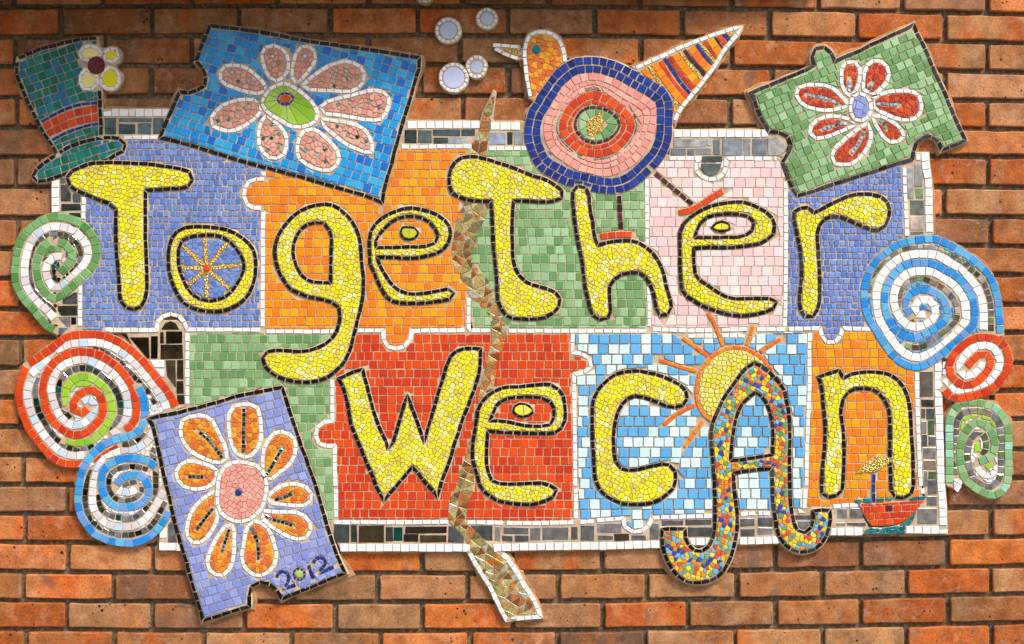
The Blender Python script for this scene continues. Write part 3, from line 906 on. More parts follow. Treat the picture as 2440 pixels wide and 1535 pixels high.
letter('letter_h', 'yellow mosaic letter h under the blue ringed bird body', '@21 665,238 735,255 765,325 770,400 780,480 800,565 805,645 825,730 845,770! 930,745 1005,733 1080,728 1155,732 1225,755 1290,800 1345,850 1390,920 1420,985 1445,1060 1455,1140 1480,1210 1500,1290 1500,1360 1455,1395 1390,1395 1362,1320 1350,1245 1330,1170 1300,1095 1245,1035 1190,1012 1115,1020 1045,1035 985,1080 950,1140 948,1220 955,1300 958,1385 915,1435 840,1432 790,1385 765,1305 745,1220 728,1140 720,1060 712,985 700,905 685,830 665,750 655,675 640,590 630,510 625,430 618,350 625,270')
eye('almond_eye', 'yellow eye with black outline in the letter e on pale pink tiles', '@21 1862,615 1905,573 1955,557 2000,568 2038,607 2005,640 1950,645 1900,640', 'yellow')
letter('letter_e', 'yellow mosaic letter e on pale pink tiles left of the letter r', '@31 190,1275 165,1330 130,1355 80,1370 15,1388 @21 2260,1390 2180,1400 2100,1403 2015,1390 1935,1370 1860,1345 1790,1320 1720,1280 1650,1235 1605,1205 1595,1150 1585,1080 1580,1000 1578,925 1578,850 1578,770 1577,690 1590,615 1635,555 1690,505 1755,470 1820,430 1895,410 1965,395 2040,385 2120,380 2190,395 2265,425 @31 75,460 140,515 170,590 160,670 105,720 35,757 @21 2210,772 2135,783 2065,790 1985,792 1905,792 1830,790 1755,795 1702,800! 1700,850 1705,905 1708,985 1735,1065 1800,1110 1865,1155 1930,1200 2005,1235 2080,1250 2155,1248 2235,1247 @31 50,1247 130,1248',
       ['@21 1730,640 1765,565 1825,520 1900,500 1980,492 2055,490 2125,495 2195,512 2245,570 2225,640 2155,685 2080,698 2000,698 1920,700 1845,700 1770,700 1712,700!'], sp=10.2)
letter('letter_r', 'yellow mosaic letter r on blue tiles at the right', '@31 345,470! 425,430 490,440 520,480! 560,462! 620,430 680,395 750,365 815,335 890,315 965,310 1040,315 1115,330 1170,370 1200,440 1195,510 1170,580 1120,630 1045,635 975,610 905,580 840,550 775,520 705,510 635,525 585,570 555,640 553,715 560,795 562,870 568,935 572,1010 575,1085 575,1155 575,1225 570,1285 550,1355 505,1415 440,1410 405,1360 390,1285 395,1205 405,1125 412,1045 410,965 405,885 398,810 380,725 368,655 350,580 335,515', edge=lambda: 'slate' if R.random() < .4 else 'black')
letter('letter_w', 'yellow zigzag mosaic letter W on red tiles', '@12 780,535! 870,495 935,465 995,450! 1015,530 1040,610 1055,690 1080,770 1100,850 1130,930 1160,1010 1200,1080 1222,1165! 1260,1130 1285,1050 1310,970 1335,880 1360,790 1398,680! 1435,790 1465,870 1495,950 1525,1040 1548,1115! 1570,1020 1595,930 1620,850 1645,770 1665,690 1690,610 1715,530 1740,450 1765,370 1810,305 1880,270 1955,262 2050,268! 2050,330 2048,400 2043,470 2020,550 2000,620 1970,690 1945,770 1910,850 1880,930 1860,1000 1830,1085 1805,1160 1785,1240 1760,1310 1730,1390 1700,1460 @13 1690,90 1668,185! 1610,110 1555,55 @12 1490,1375 1440,1325! 1400,1375 1350,1430 @13 1310,75 1250,140 1188,212! 1145,145 1115,90 @12 1100,1450 1070,1370 1035,1300 1005,1220 975,1150 945,1080 915,1010 890,950 880,870 865,790 850,710 830,640 800,570')
eye('almond_eye', 'pale yellow eye with black outline in the letter e on red tiles', '@22 85,830 90,790 125,765 175,755 230,780 272,820 235,860 185,878 120,867', 'pale_yellow')
letter('letter_e', 'yellow mosaic letter e on red tiles beside the letter W', '@23 475,115 450,180 385,215 320,240 245,252 170,252 90,245 20,235 @13 2195,215 2135,175 2075,130 2035,60 @12 2020,1395 1995,1310 1975,1240 1980,1150 1990,1070 2000,1000 2015,920 2020,840 2045,775 2090,710 2155,660 2225,625 2300,607 @22 90,610 160,605 240,595 315,590 390,583 455,600 510,650 540,710 550,800 555,880 535,955 475,1015 400,1027 320,1025 240,1025 160,1022 80,1020 10,1018 @12 2180,1010 2118,1008! 2110,1040 2110,1110 2105,1180 2105,1250 2110,1330 2130,1400 2170,1460 @13 2250,65 @23 20,68 85,68 160,65 245,62 320,55 390,70 450,95',
       ['@22 35,712 115,702 190,698 265,700 340,705 415,740 455,810 450,890 420,945 345,960 265,960 185,955 100,935 20,918 @12 2200,912 2135,912! 2165,845 2190,780 2235,738'], sp=10.2)
letter('letter_c', 'yellow mosaic letter c on sky blue and white tiles', '@22 1150,468 1230,465 1305,485 1380,500 1450,525 1525,560 1595,600 1645,670 1635,740 1585,785 1510,790 1430,770 1365,740 1290,715 1210,692 1135,700 1070,750 1025,830 1005,900 992,970 985,1045 985,1125 990,1200 1000,1270 1040,1335 1110,1355 1190,1352 1265,1335 1340,1315 1410,1300 1480,1305 1530,1350 1543,1435 @23 1520,105 1470,155 1415,200 1350,230 1270,248 1190,252 1110,250 1040,238 970,200 905,165 855,110 825,45 @22 812,1380 810,1300 805,1220 800,1140 795,1060 795,985 795,905 795,830 800,750 820,680 865,615 925,550 1000,497 1070,475', sp=11)
A_out = '@22 2245,395! 2310,425 @32 110,465 165,520 215,575 255,630 270,710 290,790 300,860 303,935 305,1010 307,1080 305,1160 302,1240 302,1310 305,1380 305,1450 @33 308,110 310,190 318,285 330,355 350,440 395,500 450,500 500,450 515,385 515,310! 600,298 665,302! 672,370 660,440 640,515 600,590 540,645 470,672 395,678 325,655 260,610 215,545 190,480 178,395 165,320 155,225 150,130 150,40 @32 145,1342! 65,1345 @22 2230,1357 2140,1367 2060,1385! 2062,1440 @23 2065,110 2075,190 2085,270 2095,355 2092,450 2085,530 2065,620 2045,695 2015,770 1975,840 1915,900 1850,935 1780,950 1700,950 1630,935 1560,890 1500,820 1460,740 1430,660 1418,570 1420,475! 1480,468 1560,468 1625,470! 1635,570 1680,640 1745,675 1820,645 1865,580 1885,510 1893,425 1893,350 1893,265 1893,190 1888,110 1890,45 @22 1880,1370 1875,1280 1868,1195 1858,1120 1858,1030 1865,960 1890,890 1925,810 1960,730 2005,660 2050,600 2095,535 2140,475 2190,425'
letter('letter_a', 'multicoloured mosaic letter A with two curled feet below the border', A_out, ['@22 2255,655 2200,700 2150,745 2110,810 2085,880 2070,950 2055,1030 2045,1110 2038,1190 2035,1268! 2110,1262 2190,1250 2270,1240 @32 85,1228 150,1215! 150,1160 155,1080 155,1000 145,920 130,850 105,775 65,705 20,660'], pal='multi', sp=10.6, edge=lambda: 'slate' if R.random() < .35 else 'black')
letter('letter_n', 'yellow arched mosaic letter n on orange tiles', '@32 560,520! 620,500 690,478 745,460! 785,530! 865,490 945,478 1025,472 1110,478 1190,495 1255,530 1310,590 1345,655 1370,735 1383,815 1388,890 1393,970 1395,1050 1403,1130 1408,1210 1410,1290 1410,1380 1412,1450 @33 1410,120 1365,180 1290,195 1230,170 1213,100 1210,30 @32 1208,1370 1205,1300 1203,1210 1203,1130 1203,1050 1203,970 1200,890 1195,820 1160,735 1115,675 1040,630 960,622 875,630 805,680 775,750 762,830 770,905 785,985 790,1080 793,1160 793,1240 790,1330 785,1410 @33 780,105 745,160 680,185 610,178 588,115 593,35 @32 600,1310 610,1230 618,1150 622,1070 622,990 620,920 612,850 605,770 598,700 592,620 575,560', sp=11.5)

# ------------------------------------------------------------------ sun
ring = S('@22 1870,915 1790,850 1750,780 1728,700 1728,620 1740,540 1765,465 1810,400 1865,340 1920,300 1990,268 2065,255 2140,260 2210,285 2280,325 2340,370 @32 80,385 150,465')
body = xy(ring) + [pt((3, 2), 20, 560), pt((2, 2), 2000, 900)]
sun_ = Thing('mosaic_sun', 'half sun of pale yellow shards with orange rays behind the letter A', 'sun', [offset_loop(body, 6)]); THINGS.append(sun_)
strip(sun_, ring, 10.5, 20, 'deep_orange', 'border_tile')
crazy(sun_, [body], 11, 'pale_yellow')
for r_ in ('@22 1600,165 1680,225 1760,280 1835,335', '@22 1395,365 1490,400 1600,435 1730,468', '@22 1715,770 1620,815 1520,875 1435,950', '@22 1790,915 1735,985 1680,1060 1618,1150',
           '@21 1825,1370 1870,1430 @22 1905,85 1965,245', '@22 2240,60 2210,150 2175,240', '@22 2300,300 @32 120,240 225,178'):
    pa = S(r_); p = sun_.part('ray', [ribbon(pa, 13)], raise_=-.0004); strip(p, pa, 10, 21, 'deep_orange')

# ------------------------------------------------------------------ top hat and its flower
fl = Thing('four_petal_flower', 'small yellow flower with dark red centre on the teal top hat', 'flower', [offset_loop(xy(S('@00 690,470 745,400 815,385 890,410 935,430 1035,405 1100,480 1075,560 1040,590 1110,680 1070,790 990,830 920,800 810,830 740,810 695,720 710,650 740,590 690,540', True)), 0)]); THINGS.append(fl)
x, y = pt((0, 0), 868, 590); disc(fl, x, y, 20.5, 'ruby', 'flower_centre', 26, .003)
for lp in ('@00 715,480 745,430 815,412 880,435 920,490 880,525 765,545 735,520', '@00 935,480 980,440 1035,435 1068,485 1050,545 985,560 940,530', '@00 770,620 725,690 722,750 755,800 810,808 865,770 890,715 860,670', '@00 985,600 1050,635 1075,705 1055,785 990,802 925,785 905,715 920,665'):
    o = S(lp, True); p = fl.part('petal', [offset_loop(o, 4.5)]); strip(p, o, 9.2, 17.5, 'white', 'petal_border_tile', True, gap=1.3)
    q_ = dedupe(offset_loop(o, -5.8), 2.5); p.add('petal_piece', q_, 'yellow', 'glazed_ceramic', .0016, .5)
taken[mask_of([offset_loop(xy(S('@00 690,470 745,400 815,385 890,410 935,430 1035,405 1100,480 1075,560 1040,590 1110,680 1070,790 990,830 920,800 810,830 740,810 695,720 710,650 740,590 690,540', True)), 0)])] = True
crown_l = '@00 165,530! 150,640 165,690 190,770 225,840 250,910 280,970 310,1030 345,1100 375,1160 410,1215 450,1270 490,1330 515,1375!'
crown_top = '@00 170,530 250,490 330,460 400,430 470,420 540,395 620,380 690,360 770,350 870,348!'
crown_r = '@00 895,815 900,900 900,970 905,1050 910,1120 908,1215'
brim = '@01 300,150 335,90 395,35 @00 430,1450 480,1405 530,1375 600,1330 670,1300 745,1275 820,1255 895,1240 970,1235 1050,1238 1115,1270 1130,1330 1090,1370 1010,1400 @01 960,10 800,40 640,110 550,145 480,170 400,195 330,195'
hat_poly = xy(S(crown_top)) + xy(P('@00 900,700 908,1240')) + xy(S('@00 970,1235 1050,1238 1115,1270 1130,1330 1090,1370 1010,1400 @01 960,10 800,40 640,110 550,145 480,170 400,195 330,195 300,150 335,90 395,35 @00 430,1450 520,1375')) + xy(S(crown_l))[::-1]
hat = Thing('top_hat', 'teal mosaic top hat with a red band, tipped over the letter T', 'hat', [offset_loop(hat_poly, 5.5)]); THINGS.append(hat); SM.append((hat, offset_loop(hat_poly, 5.5)))
for s_ in (crown_top, crown_r, crown_l): strip(hat, S(s_), 10.4, 19.5, 'black', 'border_tile')
br = S(brim, True); strip(hat, br, 10.4, 19.5, 'black', 'border_tile', True)
band = lambda s_, w_, pal_, L: strip(hat, S(s_), w_, L, pal_, 'band_tile')
band('@00 375,1095 470,1040 560,995 650,960 750,935 895,922', 8.6, 'royal', 20)
band('@00 395,1140 450,1115 560,1060 690,1012 890,972', 19, 'red', 20)
band('@00 425,1205 560,1140 700,1090 895,1050', 18.5, 'red', 20)
band('@00 470,1262 570,1205 690,1158 800,1125 905,1108', 8.6, 'royal', 20)
grid(hat, [xy(br)], 19.5, 20, 'teal', -17, 'tile', wj=.15)
grid(hat, [hat_poly], 20, 19.5, 'teal', -19, 'tile', wj=.12)

# ------------------------------------------------------------------ three ticket-shaped cards with flowers
def petal(th, lp, pal, sp, glints=(), gl='mirror_grey', w_=10.6, L=19.5):
    o = S(lp, True)
    if all(taken[int(p[1] + OY), int(p[0] + OX)] for p in o): return
    p = th.part('petal', [offset_loop(o, w_ / 2 + .8)])
    strip(p, o, w_, L, 'white', 'petal_border_tile', True)
    if glints and isinstance(glints[0], str):
        g = S(glints[0]); strip(p, g, 9, 10.5, gl, 'glint', tilt=3)
    for gx, gy in ([] if (glints and isinstance(glints[0], str)) else glints):
        a = R.uniform(-.5, .5); r = 5.6; q = [(gx + r * math.cos(a + k * math.pi / 2), gy + r * math.sin(a + k * math.pi / 2)) for k in range(4)]
        f = fit(q, .4)
        if f:
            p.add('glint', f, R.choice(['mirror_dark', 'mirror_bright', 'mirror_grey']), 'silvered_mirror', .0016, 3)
            for i in range(4): add_seg(*q[i - 1], *q[i], .4)
            taken[mask_of([q])] = True
    crazy(p, [xy(o)], sp, pal, 'petal_tile')
    return p
def card(label, out, center, ring, cfill, petals, border, bgpal, ang, pw, ph, flower_pal, sp, glints=None, gl='mirror_grey', late=None, bw=10.6, bl=23.5, cpal='card'):
    o = S(out, True)
    loops = [offset_loop(o, 6.2)]
    t = Thing('jigsaw_card', label, 'mosaic card', loops); THINGS.append(t); SM.append((t, loops[0]))
    if late: late(t, offset_loop(o, -6.5))
    rg = S(ring, True)
    c = t.part('flower_centre', [offset_loop(rg, 6)])
    strip(c, rg, 10.6, 19, 'white', 'centre_border_tile', True)
    cfill(c, xy(rg))
    taken[mask_of([xy(rg)])] = True
    for i, pl in enumerate(petals):
        petal(t, pl, flower_pal, sp, (glints[i] if glints else ()), gl)
    strip(t, o, bw, bl, border, 'border_tile', True)
    grid(t, [xy(o)], pw, ph, bgpal, ang, 'tile', wj=.05)
    taken[mask_of(loops)] = True
    return t
def c_blue(c, rg):
    x, y = pt((1, 0), 303, 888)
    o = circle(x, y, 17, 10); o = [(x + (a - x) * 1.15, y + (b_ - y) * .85) for a, b_ in o]
    pth = [(a, b_, False) for a, b_ in o]
    for sx in (-1, 1):
        q = dedupe(clip([(x + (a - x) * .66, y + (b_ - y) * .66) for a, b_ in o], sx, 0, sx * x + .5), 2)
        c.add('centre_piece', q, 'brick_red', 'smalti_glass', .0016, 1)
    strip(c, pth, 7, 13, 'royal', 'centre_ring_tile', True)
    taken[mask_of([o])] = True
    n = 17
    big = [(x + 300 * math.cos(2 * math.pi * i / n + .2), y + 300 * math.sin(2 * math.pi * i / n + .2)) for i in range(n)]
    cx, cy = x, y; m_ = mask_of([rg])
    for i in range(n):
        a, b_ = 2 * math.pi * i / n, 2 * math.pi * (i + 1) / n
        prev = 22
        def reach(an):
            r = 10
            while m_[int(cy + r * math.sin(an) + OY), int(cx + r * math.cos(an) + OX)]: r += 1
            return r
        ra, rb = reach(a), reach(b_)
        if max(ra, rb) < 27: continue
        f = fit([(cx + 14 * math.cos(a), cy + 14 * math.sin(a)), (cx + ra * math.cos(a), cy + ra * math.sin(a)), (cx + rb * math.cos(b_), cy + rb * math.sin(b_)), (cx + 14 * math.cos(b_), cy + 14 * math.sin(b_))], 1.3, m_)
        if f: c.add('centre_piece', f, 'lime', 'glazed_ceramic', .0016, 1.5)
G1 = [[(x * KX + 600, y * KY) for x, y in l] for l in ([(190, 508), (243, 568)], [(480, 508)], [(752, 670), (850, 640), (942, 698), (862, 715), (742, 775)], [(775, 940), (882, 925), (1050, 912), (945, 975), (1142, 965)], [(770, 1132), (862, 1212), (948, 1232), (1028, 1268)], [(560, 1255), (655, 1345), (482, 1350), (583, 1385), (662, 1450)], [(185, 1120), (250, 1205), (178, 1240), (105, 1245), (240, 1325), (140, 1350)])]
G1 += [[(x * KX, y * KY) for x, y in l] for l in ([(2125, 1003), (2205, 975), (2052, 1075), (1958, 1085)], [(2085, 652), (2138, 732), (2232, 732)])]
card('bright blue mosaic card with black edge and an eight petalled pink flower', '@00 1885,232! 2140,265 2390,300 @10 480,368 700,400 940,432 1505,520! 1500,620 1460,740 1425,880 1385,1000 1340,1150 1310,1260 1270,1400 @11 1260,30 1195,240 1172,390! 1060,340 880,285 700,235 410,150 30,50 @00 2130,1435 1950,1380 1770,1320 1600,1275 1440,1235! 1500,1080 1560,950 1612,830! 1680,838 1765,812 1835,775 1852,705 1815,610 1762,550! 1785,480 1825,380',
     (0, 0), '@10 285,748 375,785 450,835 515,890 560,945 590,1010 585,1080 530,1118 455,1140 385,1145 310,1112 240,1070 170,1030 112,975 88,915 120,860 180,790', c_blue,
     ['@10 225,735 165,700 120,625 95,540 100,460 150,415 220,415 285,450 322,500 330,560 325,640 275,700', '@10 360,690 367,600 385,530 410,460 465,415 540,430 577,505 555,575 510,640 455,705 400,750',
      '@10 455,770 510,720 570,670 630,630 700,590 765,570 840,550 915,570 985,610 1013,690 985,765 920,815 855,825 780,822 705,818 625,812 550,810 500,802', '@10 620,965 690,910 770,890 840,870 915,855 990,830 1070,815 1145,815 1215,850 1230,920 1210,1005 1165,1070 1090,1080 1020,1075 945,1062 870,1050 790,1035 720,1028 640,1015',
      '@10 625,1070 715,1082 790,1092 860,1102 930,1120 1000,1155 1050,1215 1078,1285 1078,1365! 1010,1365 940,1340 875,1310 810,1270 755,1225 700,1180 640,1125', '@10 550,1160 610,1190 665,1240 710,1280 745,1320 775,1370 785,1440 @11 740,80 680,105 610,95 545,75 490,45 @10 450,1450 410,1390 410,1310 425,1240 465,1180',
      '@10 130,1040 80,1110 65,1180 62,1260 80,1330 130,1400 220,1425 285,1390 310,1330 312,1240 290,1180 250,1130 200,1090', '@00 2340,925 2280,900 2205,895 2130,900 2055,925 1985,955 1930,1010 1893,1070 1915,1145 1990,1165 2070,1180 2145,1160 2220,1115 2280,1070 2335,1015',
      '@00 1975,650 2000,605 2060,590 2130,590 2200,605 2260,650 2325,700 2370,760 2400,810 2330,840 2250,835 2170,815 2095,785 2020,760 1975,710'],
     'black', 'card_blue', 17, 20.5, 20.3, 'petal_pink', 13, G1)
def c_green(c, rg): crazy(c, [rg], 17, 'lilac', 'centre_piece', tilt=1)
GG = [['@30 845,720 838,780 835,830'], ['@30 1045,745 1020,790 1000,840'], ['@30 1080,935 1130,935 1190,940 1270,940'], ['@30 1110,1075 1150,1110 1170,1160'], ['@30 968,1185 945,1240 920,1290 890,1335 860,1375'], ['@30 600,1165 650,1145 700,1130 750,1112 820,1112'], ['@30 465,850 540,870 610,880 680,905 745,940']]
card('green mosaic card with slate edge and a red seven petalled flower', '@30 1415,222! 1440,290 1500,400 1560,540 1610,660 1680,800 1740,950 1800,1090 1880,1255! 1820,1290 1740,1320 1665,1348! 1650,1290 1610,1240 1560,1222 1505,1232 1445,1275 1425,1330 1405,1395 1400,1430! 1310,1460 @31 1400,5 1300,30 1210,55 1140,85 1050,110 970,140 880,165 790,195 700,220 610,250 520,285 375,325! 345,300 310,220 275,120 240,30! @30 270,1405 315,1340 318,1265 260,1200 185,1185 120,1180! 60,1080 20,1000 0,920 -45,835! 60,790 160,755 240,715 330,680 410,645 500,610 522,590! 505,530 535,440 590,418 650,440 690,500 710,555! 770,525 850,490 940,455 1010,415 1100,375 1180,335 1260,300 1350,260',
     (0, 0), '@30 925,840 1000,870 1032,930 1032,1000 1000,1060 940,1090 880,1070 850,1010 850,930 870,870', c_green,
     ['@30 850,868 800,830 770,760 768,680 775,600 820,560 885,560 930,620 930,700 915,780 885,835', '@30 965,800 965,710 975,640 1010,570 1080,545 1150,570 1190,640 1190,710 1150,770 1100,820 1040,860', '@30 1050,890 1110,850 1200,825 1290,820 1370,820 1440,840 1475,900 1485,980 1450,1050 1370,1082 1290,1075 1210,1050 1140,1010 1060,980',
      '@30 1045,1050 1120,1045 1200,1080 1270,1130 1320,1190 1315,1250 1240,1280 1170,1265 1130,1210 1090,1150 1060,1095', '@30 1000,1110 1030,1190 1025,1280 990,1350 930,1420 870,1470 790,1480 710,1470 680,1400 710,1330 770,1280 830,1220 890,1180 950,1135', '@30 890,1125 810,1160 740,1190 670,1220 600,1240 540,1245 485,1210 490,1140 550,1080 630,1050 710,1045 780,1055 850,1080', '@30 830,950 790,965 720,985 640,995 560,985 480,970 410,930 365,870 370,800 430,770 510,765 590,765 660,780 720,820 770,870'],
     lambda: 'slate' if R.random() < .75 else 'black', 'green', -23, 20.2, 19.5, 'brick_red', 12.5, GG, 'mirror_bright', bl=22)
def c_lil(c, rg):
    x, y = pt((0, 3), 2140, 145); disc(c, x, y, 8, 'royal', 'centre_gem', 14, .0028); crazy(c, [rg], 12.5, 'body_pink', 'centre_piece')
def date_2012(t, inner):
    def dg(nm, segs_, ring=None):
        for s_ in segs_:
            pa = S(s_)
            strip(t, pa, 9.2, 12, 'royal', nm, gap=1.2)
    dg('digit_tile', ['@13 225,905 245,862 290,848 325,875 335,915 325,950 300,985', '@13 272,1004 335,990 395,972'])
    x, y = pt((1, 3), 427, 875)
    disc(t, x, y, 8.5, 'lime', 'digit_centre', 12); strip(t, [(a, b_, False) for a, b_ in circle(x, y, 14, 12)], 8.6, 9.5, 'royal', 'digit_tile', True)
    dg('digit_tile', ['@13 512,792 528,850 556,915', '@13 552,775 575,738 615,722 655,740 665,775 645,810 608,848', '@13 598,868 665,842 738,812'])
    crazy(t, [xy(P('@13 190,860 330,800 480,760 560,700 700,690 780,840 640,890 500,950 400,1000 290,1040 200,960'))], 14, 'lilac', 'tile', tilt=1, within=inner)
LG = [['@02 1790,1010 1850,1060 1920,1140 2000,1250'], ['@02 2190,800 2190,900 2185,1000 2185,1100 2185,1200'], ['@12 275,1160 240,1220 200,1290 160,1360 125,1410'], ['@13 205,210 265,195 320,175 365,150'], ['@13 120,350 200,390 290,410 370,440'], ['@03 2250,450 2290,530 2310,590 2320,690 2320,750'], ['@03 2060,470 2030,560 1998,660 1995,680'], ['@03 1915,280 1870,340 1800,430 1765,475'], ['@02 1690,1415 1750,1415 1830,1418']]
card('lilac mosaic card dated 2012 with an orange nine petalled flower', '@02 1340,895! 1430,870 1560,850 1660,820 1760,800 1860,770 1950,745 2040,720 2130,690 2230,670 2320,655 @12 60,655 150,635 275,612! 300,690 330,790 360,880 390,970 420,1060 450,1150 480,1220 500,1290 530,1370 565,1455 @13 580,110 610,200 635,290 660,380 690,480 720,570 745,650 780,740 840,865! 800,880 720,910 630,950 550,985 460,1020 380,1050 272,1098! 240,1040 200,985 130,950 80,945 30,965 @03 2235,1010 2240,1100 2238,1168! 2160,1185 2080,1210 1990,1240 1890,1270 1822,1290! 1790,1170 1760,1070 1730,970 1700,870 1680,780 1640,660 1610,550 1580,450 1560,360 1540,280 1525,190 1500,110 1480,20 @02 1450,1300 1430,1200 1410,1110 1390,1020 1370,940',
     (0, 0), '@02 2080,1290 2150,1280 2210,1290 2290,1310 2350,1360 2385,1430 @03 2390,120 2375,200 2350,280 2300,340 2240,385 2160,405 2080,395 2010,350 1965,300 1950,210 1955,120 1960,30 @02 1985,1370 2030,1315', c_lil,
     ['@02 1770,865 1845,870 1905,915 1940,980 1975,1050 2010,1120 2030,1190 2030,1265 1960,1290 1890,1275 1820,1245 1750,1210 1690,1165 1650,1110 1625,1040 1620,960 1650,900 1700,880', '@02 2100,785 2055,850 2050,920 2055,990 2060,1060 2080,1130 2110,1190 2160,1235 2230,1240 2290,1190 2330,1120 2345,1040 2340,960 2335,880 2320,810 2260,770 2180,765',
      '@12 150,1090 190,1035 260,1010 330,1030 380,1070 395,1150 385,1220 345,1300 285,1350 220,1400 150,1450 100,1400 100,1330 100,1260 105,1180 125,1130', '@13 140,180 210,120 260,90 330,70 400,68 470,85 525,130 540,200 500,250 430,265 350,258 270,250 190,245 145,225',
      '@13 100,310 210,320 290,320 380,320 450,340 500,380 530,440 520,510 470,560 400,560 330,540 260,500 200,465 140,420 90,370', '@13 20,400 90,420 140,460 180,530 200,600 220,660 220,730 200,800 150,860 90,880 @03 2350,890 2270,880 2210,830 2175,770 2170,700 2185,620 2200,540 2210,470 2250,410',
      '@03 2080,430 2030,440 1980,500 1940,560 1900,640 1870,720 1860,790 1890,850 1950,885 2020,880 2060,830 2090,760 2100,690 2100,610 2100,530 2100,450', '@03 1925,140 1840,185 1780,240 1730,300 1700,370 1680,450 1680,530 1720,590 1780,600 1850,560 1900,490 1940,410 1955,330 1945,250 1935,190', '@02 1580,1370 1640,1290 1720,1275 1800,1290 1870,1310 1940,1350 1950,1400 @03 1920,60 1880,90 1810,110 1740,115 1660,95 1600,40'],
     'black', 'lilac', -16, 20.5, 20.3, 'amber', 12, LG, 'mirror_mix', late=date_2012, bl=24)

# ------------------------------------------------------------------ bird
bird = Thing('mosaic_bird', 'round mosaic bird with orange head, ringed blue and pink body and striped cone tail', 'bird').centre(1415, 300); THINGS.append(bird)
leg_d = [('@21 1355,125 1455,205 1515,260 1575,305 1630,355 1695,405', '@21 1568,480 1665,460 1740,430 1810,380 1870,340 1965,285'), ('@21 1037,325 1040,440 1045,520 1053,632', '@21 868,692 965,680 1040,672 1150,676')]
for l_, f_ in leg_d:
    pa = S(f_); p = bird.part('foot', [ribbon(pa, 19)], raise_=.0004); strip(p, pa, 16, 19, 'red', 'toe_tile')
    pa = S(l_); p = bird.part('leg', [ribbon(pa, 15)], raise_=.0004); strip(p, pa, 12.5, 20.5, 'plum', 'leg_tile')
hd = S('@20 240,870 222,780 208,700 200,620 190,540 188,460 205,380 250,305 340,288 415,300 480,340 520,410 540,485 548,560')
hpoly = xy(hd) + [pt((2, 0), 500, 640), pt((2, 0), 420, 760), pt((2, 0), 290, 900)]
bb = ['@20 640,560 730,548 815,545 885,555 960,575 1035,600 1110,640 1180,680 1250,720 1320,755 1385,800 1450,850 1480,930 1482,1015 1478,1095 1478,1170 1470,1255 1440,1340 1400,1415 @21 1350,45 1290,105 1240,155 1185,200 1120,245 1040,270 965,280 885,272 810,262 740,240 655,222 575,205 505,170 435,130 370,95 310,40 @20 240,1320 222,1240 220,1160 235,1080 255,1000 305,930 340,860 390,790 440,715 500,650 560,600',
      '@20 690,630 780,622 860,625 930,645 1005,672 1080,710 1145,755 1215,793 1290,835 1350,880 1400,940 1412,1010 1402,1090 1392,1170 1380,1250 1355,1330 1315,1400 1255,1475 @21 1215,95 1145,140 1085,180 1025,203 950,207 875,200 800,188 720,172 650,150 575,118 510,80 @20 420,1465 370,1400 335,1330 303,1260 292,1180 305,1090 330,1010 370,940 415,880 465,820 520,755 580,690']
bod = S(bb[0], True)
p = bird.part('body', [offset_loop(bod, 11)], raise_=.0010); SM.append((bird, offset_loop(bod, 11)))
strip(p, bod, 19.5, 19.5, 'royal', 'body_ring_tile', True)
ring2 = [(a, b_, False) for a, b_ in offset_loop(bod, -20)]
strip(p, ring2, 19.5, 19.5, 'royal', 'body_ring_tile', True)
def lerp_loop(A, B, t, c, n=90):
    def polar(L):
        a = []; c0 = c
        for k in range(n):
            an = 2 * math.pi * k / n; best = None
            for i in range(len(L)):
                x1, y1 = L[i - 1][0] - c0[0], L[i - 1][1] - c0[1]; x2, y2 = L[i][0] - c0[0], L[i][1] - c0[1]
                d1 = -math.sin(an) * x1 + math.cos(an) * y1; d2 = -math.sin(an) * x2 + math.cos(an) * y2
                if (d1 > 0) != (d2 > 0):
                    s_ = d1 / (d1 - d2); r = math.cos(an) * (x1 + (x2 - x1) * s_) + math.sin(an) * (y1 + (y2 - y1) * s_)
                    if r > 0 and (best is None or r > best): best = r
            a.append(best or 10)
        return a
    pa, pb = polar(A), polar(B)
    return [(c[0] + (a + (b_ - a) * t) * math.cos(2 * math.pi * k / n), c[1] + (a + (b_ - a) * t) * math.sin(2 * math.pi * k / n), False) for k, (a, b_) in enumerate(zip(pa, pb))]
cc = pt((2, 0), 830, 1120)
pk_o = xy(S('@20 640,705 760,668 860,675 1000,718 1100,775 1200,830 1300,890 1375,950 1385,1010 1370,1080 1345,1160 1320,1240 1290,1320 1230,1400 1160,1475 @21 1050,110 960,143 880,152 790,140 700,105 620,60 560,15 @20 480,1400 420,1330 385,1250 375,1160 388,1060 420,960 470,880 530,800 590,735', True))
rd_o = xy(S('@20 830,818 920,860 1000,925 1090,985 1150,1040 1178,1110 1160,1190 1110,1270 1040,1340 950,1388 860,1410 760,1398 670,1368 590,1305 530,1240 495,1160 508,1080 555,990 615,915 700,855 760,825', True))
rd_i = xy(S('@20 830,945 920,970 1010,1030 1055,1100 1045,1180 990,1240 930,1280 830,1302 740,1288 680,1240 630,1180 615,1110 650,1020 710,960 770,940', True))
gr_o = xy(S('@20 830,988 900,1000 970,1040 1020,1110 990,1170 930,1225 850,1260 760,1252 700,1200 668,1130 690,1050 750,1000', True))
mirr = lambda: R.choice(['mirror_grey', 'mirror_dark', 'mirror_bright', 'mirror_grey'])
gold_blob = xy(S('@20 850,1035 890,1080 880,1160 830,1190 790,1220 750,1170 745,1120 790,1070', True))
crazy(p, [gold_blob], 8.5, 'gold', 'gold_nugget', gap=.4, tilt=6, th_=.0025)
for i in range(len(gold_blob)): add_seg(*gold_blob[i - 1], *gold_blob[i], 1)
strip(p, lerp_loop(rd_i, gr_o, .45, cc), 8.5, 15, 'plum', 'dark_ring_tile', True)
